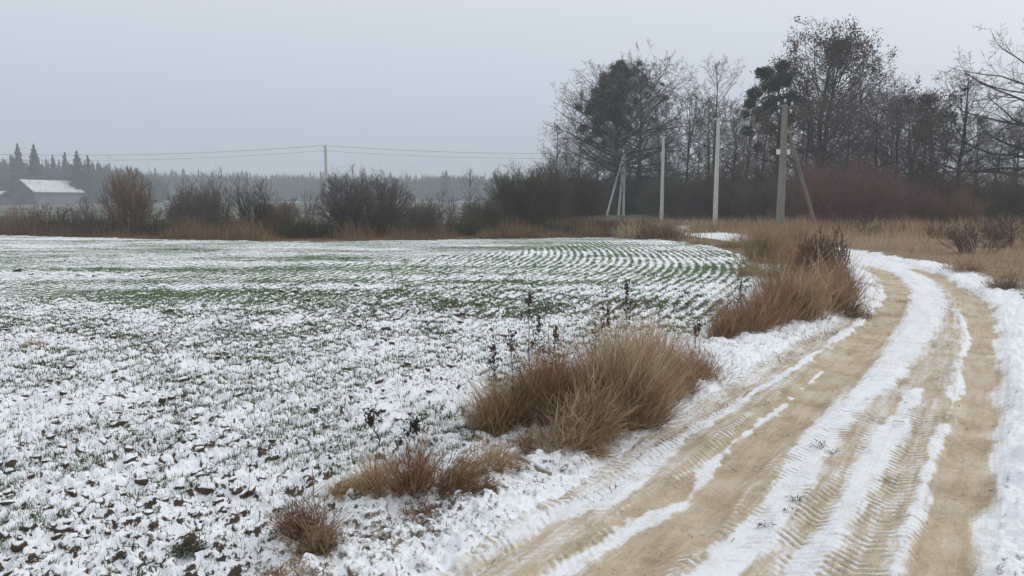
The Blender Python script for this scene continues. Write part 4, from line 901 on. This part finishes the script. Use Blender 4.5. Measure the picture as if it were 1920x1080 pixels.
tuft(915, 895, 842, 55, 6, 'low spreading tuft by the fallen branch', 'dry', 700, spread=.8, bend=1.0, flat=.5, tone=(.1, .8))
tuft(935, 802, 690, 52, 7, 'orange-tinted tuft at the field end of the large roadside thicket', 'rust', 1500, spread=.4, tone=(.2, 1))
tuft(1040, 846, 745, 66, 8, 'drooping rounded brown tuft at the front of the large thicket', 'dry', 1500, spread=1.0, bend=1.5, tone=(0, .75))
tuft(1050, 795, 655, 70, 9, 'dark tangled middle of the large roadside thicket', 'darkdry', 2200, spread=.5, bend=.8, tone=(.2, 1))
tuft(1150, 790, 600, 85, 10, 'tallest straw-coloured stand of the large roadside thicket', 'dry', 3200, spread=.35, bend=.5, tone=(.1, 1))
tuft(1215, 755, 605, 60, 11, 'tall straw stand at the road side of the large thicket', 'dry', 2200, spread=.35, bend=.5, tone=(.2, 1))
tuft(1310, 708, 645, 58, 12, 'low brown tail of the large thicket', 'darkdry', 1300, spread=.7, bend=.9, flat=.3, tone=(.3, 1))
tuft(1345, 640, 572, 48, 13, 'low rusty tuft opening the second roadside thicket', 'rust', 1100, spread=.7, bend=.8, tone=(.1, .8))
tuft(1425, 622, 525, 60, 14, 'dark brown tuft in the second roadside thicket', 'darkdry', 1700, spread=.5, tone=(.25, 1), width=.008)
tuft(1505, 604, 500, 70, 15, 'broad straw-brown tuft in the second roadside thicket', 'dry', 2300, spread=.45, tone=(.05, .85), width=.008)
tuft(1575, 572, 478, 50, 16, 'tall brown tuft at the bend of the road', 'darkdry', 1600, spread=.45, tone=(.35, 1), width=.009)
tuft(1590, 590, 545, 40, 17, 'low grass fringe between the tall brown tuft and the road', 'dry', 700, spread=.8, flat=.6, tone=(0, .6), width=.008)
tuft(1500, 522, 432, 52, 18, 'brown tuft behind the dark weedy bush', 'darkdry', 1200, spread=.35, tone=(.4, 1), width=.012)
tuft(1440, 492, 412, 60, 19, 'broad pale reed stand behind the field corner', 'pale', 1700, spread=.3, bend=.5, width=.014, name='reed_grass_stand')
tuft(1490, 478, 408, 55, 20, 'pale reed stand at the foot of the thick braced pole', 'pale', 1300, spread=.3, bend=.5, width=.015, name='reed_grass_stand')
tuft(1385, 466, 428, 40, 21, 'small pale reed stand beside the snowy far bend', 'pale', 700, spread=.35, width=.016, name='reed_grass_stand')
tuft(1245, 447, 400, 45, 22, 'tawny reed stand at the foot of the plain pole by the field', 'pale', 1100, spread=.3, width=.02, name='reed_grass_stand', tone=(0, .8))
tuft(1195, 447, 405, 40, 23, 'brown reed stand left of the tawny one', 'dry', 900, spread=.3, width=.02, name='reed_grass_stand')
tuft(1325, 436, 405, 38, 24, 'pale reeds around the tall plain pale pole', 'pale', 800, spread=.3, width=.02, name='reed_grass_stand')
tuft(1310, 458, 440, 26, 25, 'little rusty tuft in front of the snowy far bend', 'rust', 400, spread=.5, width=.016)
tuft(64, 656, 641, 25, 26, 'small brown grass mound alone in the snowy field', 'darkdry', 400, spread=1.0, bend=1.2, flat=.7, group='tufts in the field', tone=(.3, 1))
tuft(350, 1026, 1004, 48, 27, 'flat olive-green grass mat in the near field', 'olive', 700, spread=1.0, bend=1.2, flat=1.0, group='tufts in the field', name='grass_mat')
tuft(545, 1100, 1068, 70, 28, 'brown grass mat cut by the bottom edge of the view', 'dry', 800, spread=1.0, bend=1.2, flat=1.0, name='grass_mat', tone=(0, .7))
tuft(625, 922, 900, 30, 29, 'small ochre tuft left of the rusty orange one', 'rust', 300, spread=.9, flat=.6, tone=(.3, 1))
tuft(790, 972, 940, 34, 30, 'small dark grass patch below the swept brown grass', 'darkdry', 350, spread=.9, flat=1.0)
tuft(985, 795, 672, 48, 40, 'brown tuft joining the orange-tinted end to the dark tangle of the large thicket', 'dry', 1500, spread=.5, bend=.8, tone=(0, .8))
tuft(1105, 822, 690, 60, 41, 'leaning straw tuft low on the road face of the large thicket', 'dry', 1700, spread=.7, bend=1.0, lean=(.3, -.3), flat=.3, tone=(.1, .9))
tuft(1190, 800, 660, 50, 42, 'mixed straw tuft below the tallest stand', 'dry', 1300, spread=.6, bend=.8, lean=(.3, -.2), flat=.2, tone=(0, .8))
tuft(1262, 738, 640, 44, 43, 'brown tuft between the tall straw stand and the low tail', 'darkdry', 1100, spread=.6, bend=.8, tone=(.3, 1))
tuft(1388, 634, 548, 44, 44, 'reddish tuft second in the second roadside thicket', 'rust', 1100, spread=.6, bend=.8, tone=(0, .7), width=.007)
tuft(1465, 606, 505, 52, 45, 'straw tuft between the dark and the broad one of the second thicket', 'dry', 1500, spread=.45, tone=(0, .9), width=.008)
tuft(1548, 588, 492, 50, 46, 'mixed brown tuft under the dark weedy bush', 'dry', 1500, spread=.5, tone=(0, .7), width=.008)
tuft(1470, 545, 455, 48, 47, 'straw tuft behind the second roadside thicket', 'pale', 1000, spread=.35, width=.010, tone=(0, .8))
tuft(1420, 520, 462, 40, 48, 'low pale tuft at the field corner', 'pale', 700, spread=.45, width=.010, tone=(0, .8))
tuft(660, 912, 862, 34, 49, 'low ochre tuft touching the rusty orange one', 'rust', 450, spread=.8, flat=.5, tone=(.3, 1))
tuft(1890, 545, 500, 45, 31, 'dry brown tuft on the bank beyond the right wheel track', 'dry', 900, spread=.6, flat=.4, width=.009, tone=(0, .7))
tuft(1800, 512, 478, 42, 32, 'low brown tuft on the bank nearer the bend', 'dry', 800, spread=.7, flat=.4, width=.011, tone=(0, .7))
tuft(735, 862, 842, 22, 33, 'tiny ochre grass tuft in snow above the rusty tuft', 'rust', 160, spread=.8, flat=.7, tone=(.4, 1))
for i, (px, py, h, lbl) in enumerate([(1535, 836, 14, 'tallest grass sprig standing in the centre snow of the track'), (1495, 932, 12, 'dark grass sprig at the side of the centre snow strip'), (1485, 952, 8, 'small sprig just below the dark sprig of the centre strip'), (1440, 982, 10, 'grass sprig nearest the viewer on the track'), (1700, 560, 8, 'far grass sprig in the centre snow at the bend'), (1560, 845, 8, 'low sprig right beside the tallest track sprig')]):
    tuft(px, py, py - h - 4, 16, 60 + i, lbl, 'olive', 50, spread=.9, bend=.9, name='grass_sprig', group='grass sprigs on the track')

# ------------------------------------------------------------------ single dead weed stalks
def stalk(px, top, Y, seed, label, width=.006, lean=0.0):
    r = random.Random(seed); x, y, z = at(px, top, Y); g = zat(x, y); Ht = z - g
    t = empty('weed_stalk', (x, y, g)); tag(t, label, 'weed', 'dead weed stalks'); pts = [(lean * Ht * (f - 1) + r.gauss(0, .006), r.gauss(0, .006), Ht * f) for f in [k / 8 for k in range(9)]]
    MB().tube(pts, [width * (1 - .6 * k / 8) for k in range(9)], 5).build('stem', M['weed'], t)
    V_, T_ = [], []; tw = []
    for k in range(16):
        f = r.uniform(.35, .98); i = int(f * 8); p = Vector(pts[min(i, 8)]).lerp(Vector(pts[min(i + 1, 8)]), f * 8 - i); a = r.uniform(0, 6.28); l = r.uniform(.04, .16) * (1.15 - f) + .02
        e = p + Vector((math.cos(a) * l * .6, math.sin(a) * l * .6, l)); tw.append((*p, *e, width * .4, 0))
        for _ in range(7):
            c = e + Vector((r.gauss(0, .012), r.gauss(0, .012), r.gauss(0, .018))); n = len(V_)
            V_ += [tuple(c + Vector((r.gauss(0, .009), r.gauss(0, .009), r.gauss(0, .012)))) for _ in range(3)]; T_.append((n, n + 1, n + 2))
    for k in range(60):
        c = Vector((r.gauss(0, .010), r.gauss(0, .010), Ht * (1 - .22 * r.random()))); n = len(V_)
        V_ += [tuple(c + Vector((r.gauss(0, .009), r.gauss(0, .009), r.gauss(0, .012)))) for _ in range(3)]; T_.append((n, n + 1, n + 2))
    v, f_ = spikes(tw); obj('side_shoots', np_mesh('side_shoots', v, f_), M['weed'], t)['kind'] = 'stuff'
    obj('seed_head', np_mesh('seed_head', V_, np.array(T_)), M['weed'], t)['kind'] = 'stuff'
for a in [(1176, 523, 6.3, 1, 'tallest dark weed stalk above the large roadside thicket', .007), (993, 548, 6.1, 2, 'tall dark weed stalk at the field side of the large thicket', .006), (1043, 610, 6.0, 3, 'shorter dark stalk between the two tall ones', .006, .1),
          (1140, 582, 6.2, 4, 'slanting thin stalk left of the tallest one', .004, .35), (960, 625, 5.8, 5, 'bushy dark stalk at the field end of the thicket', .005), (926, 650, 5.7, 6, 'outermost small dark stalk of the thicket on the field side', .004), (1390, 525, 9.6, 7, 'dark stalk above the second roadside thicket', .007),
          (1304, 612, 7.6, 8, 'short dark stalk between the two roadside thickets', .005), (695, 782, 5.0, 9, 'crooked dark stalk behind the rusty orange tuft', .006, -.3), (780, 790, 4.55, 10, 'thin pale stalk above the dark wispy tuft', .003, .3), (1010, 590, 6.2, 12, 'thin stalk close right of the field-side tall stalk', .004)]: stalk(*a)

# ------------------------------------------------------------------ fallen branch
def fallen():
    p0 = G(958, 872); p1 = G(1034, 893); t = empty('fallen_branch', (p0[0], p0[1], zat(*p0) + .025)); tag(t, 'bare fallen branch lying in the snow beside the road', 'branch')
    d = Vector((p1[0] - p0[0], p1[1] - p0[1], zat(*p1) - zat(*p0)))
    MB().tube([tuple(d * f + Vector((0, .012 * math.sin(f * 7), .012 * math.sin(f * 5)))) for f in (0, .2, .45, .7, 1)], [.014, .016, .014, .017, .011], 7).build('wood', M['log'], t, True)
    MB().tube([tuple(d * f + Vector((0, .004 + .012 * math.sin(f * 7), .014 + .012 * math.sin(f * 5)))) for f in (.25, .5, .75, .93)], [.004, .011, .011, .004], 6).build('snow', M['roofsnow'], t, True)
fallen()

# ------------------------------------------------------------------ ground cover that nobody could count
def cover(name, label, cat, x, y, h, mat, seed, width, spread=.25, bend=.5, lean=(0, 0)):
    rs_ = np.random.RandomState(seed); n = len(x)
    v, t, rv = blades(rs_, x, y, zats(x, y) - .02, rs_.normal(0, 1, n) + lean[0], rs_.normal(0, 1, n) + lean[1], np.abs(rs_.normal(0, spread, n)), bend * rs_.uniform(0, 1.3, n), h, width * rs_.uniform(.6, 1.3, n))
    rv = np.clip(.6 * fbm(v[:, 0] * .5, v[:, 1] * .5, seed, 3) + .55 * rv - .1, 0, 1)
    o = obj(name, np_mesh(name, v, t, dict(rnd=rv)), M[mat]); tag(o, label, cat, kind='stuff'); return o
rs = np.random.RandomState(9)
fb = np.array([p for p in FB if p[1] > 24 and p[0] < 7]); n = 19000
k = rs.uniform(0, len(fb) - 1.001, n); i = k.astype(int); e = fb[i] + (fb[i + 1] - fb[i]) * (k - i)[:, None]
off = np.abs(rs.normal(0, 1.3, n)) + .1; x, y = e[:, 0] + rs.normal(0, .1, n), e[:, 1] + off
h = (.10 + 1.0 * sstep(.28, .80, fbm(x * .55, y * .3, 91, 3))) * rs.uniform(.45, 1.2, n) * np.clip(.5 + off * .5, 0, 1.15)
cover('dry_grass', 'tawny dry grass strip along the far edge of the field', 'grass', x, y, h, 'strip', 12, .016)
k = rs.uniform(0, len(fb) - 1.001, 15000); i = k.astype(int); e = fb[i] + (fb[i + 1] - fb[i]) * (k - i)[:, None]; n = len(k)
off = rs.uniform(1.8, 6.0, n); x, y = e[:, 0] + rs.normal(0, .3, n), e[:, 1] + off; h = (.4 + .9 * fbm(x * .5, y * .5, 95, 3)) * rs.uniform(.6, 1.1, n)
cover('undergrowth', 'dark olive weeds and rank grass behind the tawny strip', 'weeds', x, y, h, 'olive', 13, .022)
# dry bank to the right of the road
n = 60000; x = rs.uniform(4, 42, n); y = rs.uniform(7, 46, n)
rg = x - np.interp(y, [0, 5, 9, 14, 19, 22, 30, 50], [4.0, 4.4, 7.4, 9.8, 12.0, 11.6, 9.0, 6.0]); dr, _, _, _ = poly_dist(x, y, CEN)
keep = (rg > .2) & (dr > 2.0) & (rs.rand(n) < .05 + .95 * sstep(.44, .60, fbm(x * .45, y * .45, 97, 3))) & (np.abs(np.degrees(np.arctan2(x, y))) < 46); x, y = x[keep], y[keep]; n = len(x)
h = (.06 + .75 * sstep(.42, .72, fbm(x * .5, y * .5, 98, 3)) * sstep(10, 22, y) + .20 * fbm(x * .9, y * .9, 198, 2) + .25 * sstep(24, 34, y)) * rs.uniform(.5, 1.25, n)
cover('dry_grass', 'matted dry brown grass on the bank beyond the road', 'grass', x, y, h, 'dry', 14, .013, .55, .9)
n = 9000; x = rs.uniform(2, 26, n); y = rs.uniform(30, 52, n); dr, _, _, _ = poly_dist(x, y, CEN); keep = (dr > 1.6) & (~inside(x, y, FIELD)) & (fbm(x * .35, y * .35, 197, 3) > .44); x, y = x[keep], y[keep]
cover('reed_grass', 'pale reed grass in front of the wood', 'grass', x, y, (.5 + .6 * fbm(x * .5, y * .5, 99, 3)) * rs.uniform(.6, 1.1, len(x)), 'pale', 15, .02, .2, .5)

# young wheat in the near field, along its rows and in clumps
def wheat():
    rs_ = np.random.RandomState(31); n = 760000
    a = np.radians(rs_.uniform(-41, 24, n)); r = 2.8 + 17 * rs_.uniform(0, 1, n) ** 1.25; x, y = np.sin(a) * r, np.cos(a) * r
    ok = inside(x, y, FIELD); x, y = x[ok], y[ok]; d, _, _, _ = poly_dist(x, y, FB); n = len(x)
    row = .5 + .5 * np.sin(2 * np.pi * d / .215 + fbm(x * 4, y * 4, 5, 2) * 3.0); den = 1.9 * sstep(.40, .70, fbm(x * 1.9, y * 1.9, 33, 4)) * (.12 + .88 * row ** 2.5) + .14 * row ** 2 + .02
    ok = rs_.rand(n) < den * sstep(19.5, 9, np.hypot(x, y)); x, y = x[ok], y[ok]; n = len(x)
    z = zats(x, y); hgt_ = rs_.uniform(.018, .050, n); a = rs_.uniform(0, 6.283, n); t = np.abs(rs_.normal(.5, .35, n)); wa = rs_.uniform(0, 3.14, n); wd = rs_.uniform(.0018, .0036, n) * np.clip(np.hypot(x, y) / 5, 1, 2.6)
    b = np.stack([x, y, z - .012], 1); wv = np.stack([np.cos(wa) * wd, np.sin(wa) * wd, np.zeros(n)], 1)
    tp = b + np.stack([np.cos(a) * np.sin(t), np.sin(a) * np.sin(t), np.cos(t)], 1) * (hgt_ + .012)[:, None]
    v = np.stack([b - wv, b + wv, tp], 1).reshape(-1, 3); rv = np.repeat(rs_.beta(2, 2, n), 3)
    o = obj('wheat_seedlings', np_mesh('wheat_seedlings', v, np.arange(3*n).reshape(n, 3), dict(rnd=rv)), M['wheat']); tag(o, 'short green crop seedlings poking through the field snow', 'crop', kind='stuff')
wheat()
def verge_grass():
    rs_ = np.random.RandomState(32); n = 90000; x = rs_.uniform(-2.5, 9, n); y = rs_.uniform(2.8, 16, n); ok = (~inside(x, y, FIELD)); x, y = x[ok], y[ok]
    dl, _, _, _ = poly_dist(x, y, EL); inr = inside(x, y, ROAD); sdl = np.where(inr, -dl, dl); ok = (sdl > -.25) & (sdl < 1.6) & (x < np.interp(y, [2, 16], [1.8, 9])) & (rs_.rand(len(x)) < .10 + .9 * sstep(.52, .66, fbm(x * 2.2, y * 2.2, 35, 3))); x, y = x[ok], y[ok]; n = len(x)
    a = rs_.uniform(0, 6.283, n); t = np.abs(rs_.normal(.8, .4, n)); h = rs_.uniform(.02, .06, n); wa = rs_.uniform(0, 3.14, n); wd = rs_.uniform(.0018, .0035, n) * np.clip(y / 5, 1, 2)
    b = np.stack([x, y, zats(x, y) - .01], 1); wv = np.stack([np.cos(wa) * wd, np.sin(wa) * wd, np.zeros(n)], 1); tp = b + np.stack([np.cos(a) * np.sin(t), np.sin(a) * np.sin(t), np.cos(t)], 1) * h[:, None]
    o = obj('verge_grass', np_mesh('verge_grass', np.stack([b - wv, b + wv, tp], 1).reshape(-1, 3), np.arange(3*n).reshape(n, 3), dict(rnd=np.repeat(rs_.beta(2, 2, n), 3))), M['olive']); tag(o, 'short sparse grass blades in the snowy roadside verge', 'grass', kind='stuff')
verge_grass()

def litter():
    rs_ = np.random.RandomState(55); n = 900; x = rs_.uniform(-1, 8, n); y = rs_.uniform(3, 18, n); dl, _, _, _ = poly_dist(x, y, CEN); ok = (dl < 1.9) & ((dl > 1.0) | (rs_.rand(n) < .35)); x, y = x[ok], y[ok]; n = len(x)
    a = rs_.uniform(0, 6.283, n); l = rs_.uniform(.02, .09, n) * rs_.uniform(.4, 1, n); sg_ = np.stack([x, y, zats(x, y) + .012, x + np.cos(a) * l, y + np.sin(a) * l, zats(x, y) + .012 + rs_.uniform(0, .015, n), np.full(n, .0028), np.full(n, .0015)], 1)
    v, q_ = tubes(sg_, 3); o = obj('plant_litter', np_mesh('plant_litter', v, q_), M['weed']); tag(o, 'broken straw and twig bits scattered over the track', 'litter', kind='stuff')
litter()

# ------------------------------------------------------------------ clods of earth in the near field
def clod_variants():
    out = []
    t = (1 + 5 ** .5) / 2; v0 = np.array([(-1, t, 0), (1, t, 0), (-1, -t, 0), (1, -t, 0), (0, -1, t), (0, 1, t), (0, -1, -t), (0, 1, -t), (t, 0, -1), (t, 0, 1), (-t, 0, -1), (-t, 0, 1)], float); v0 /= np.linalg.norm(v0[0])
    f0 = [(0,11,5),(0,5,1),(0,1,7),(0,7,10),(0,10,11),(1,5,9),(5,11,4),(11,10,2),(10,7,6),(7,1,8),(3,9,4),(3,4,2),(3,2,6),(3,6,8),(3,8,9),(4,9,5),(2,4,11),(6,2,10),(8,6,7),(9,8,1)]
    vs_ = [tuple(p) for p in v0]; cache = {}; f1 = []
    def mid(a, b):
        k = (min(a, b), max(a, b))
        if k not in cache: p = np.array(vs_[a]) + np.array(vs_[b]); p /= np.linalg.norm(p); vs_.append(tuple(p)); cache[k] = len(vs_) - 1
        return cache[k]
    for a, b, c in f0: ab, bc, ca = mid(a, b), mid(b, c), mid(c, a); f1 += [(a, ab, ca), (b, bc, ab), (c, ca, bc), (ab, bc, ca)]
    v1 = np.array(vs_)
    for i in range(9):
        rs_ = np.random.RandomState(700 + i); fr = rs_.normal(0, 1, (3, 3)) * 1.4; n = sum(np.sin(v1 @ fr[k] * (k + 1) + k) for k in range(3)) * .13
        v = v1 * (1 + n + rs_.normal(0, .09, len(v1)))[:, None] * np.array([1.0, rs_.uniform(.55, .85), rs_.uniform(.38, .65)])
        out.append(np_mesh('soil_clod', v, np.array(f1)))
        out[-1].materials.append(M['clod'])
    return out
CL = clod_variants()
def clods():
    rs_ = np.random.RandomState(41); spots = []
    named = [(110, 848, 16), (210, 703, 12), (740, 702, 14), (768, 683, 9), (735, 650, 8), (457, 765, 9), (498, 765, 13), (445, 745, 12), (300, 775, 8), (352, 815, 14), (240, 838, 12), (313, 862, 18), (280, 846, 9), (265, 908, 11), (358, 900, 12), (297, 900, 9), (218, 1030, 12), (106, 1003, 9), (368, 972, 9), (330, 970, 7),
             (140, 1070, 24), (90, 1062, 12), (512, 838, 9), (480, 830, 8), (570, 878, 9), (30, 510, 10), (320, 584, 9), (527, 548, 8), (552, 548, 8), (812, 580, 7), (690, 1020, 12), (865, 610, 6), (85, 868, 8), (195, 828, 9), (45, 830, 8), (380, 905, 11), (410, 920, 10), (405, 790, 9), (590, 770, 8), (640, 745, 7), (150, 960, 8), (60, 915, 9)]
    for px, py, hw in named: x, y = G(px, py); spots.append((x, y, hw * y / FPX))
    while len(spots) < 290:
        py = 455 + 640 * rs_.rand() ** .8; px = rs_.uniform(-60, 900 - (py - 600) * .55 if py > 600 else 1150); x, y = G(px, py)
        if y < 26 and inside(np.array([x]), np.array([y]), FIELD)[0] and fbm(np.array([x * .9]), np.array([y * .9]), 43, 3)[0] > .42: spots.append((x, y, rs_.uniform(.018, .05) * (1 + .4 * (y > 9))))
    for i, (x, y, s) in enumerate(spots):
        o = bpy.data.objects.new('soil_clod', CL[i % 9]); col.objects.link(o); o.parent = field
        o.location = (x, y, zat(x, y) + s * .05); o.rotation_euler = (rs_.normal(0, .2), rs_.normal(0, .2), rs_.uniform(0, 6.28)); o.scale = (s * rs_.uniform(.85, 1.25), s * rs_.uniform(.8, 1.1), s * rs_.uniform(.9, 1.4))
clods()
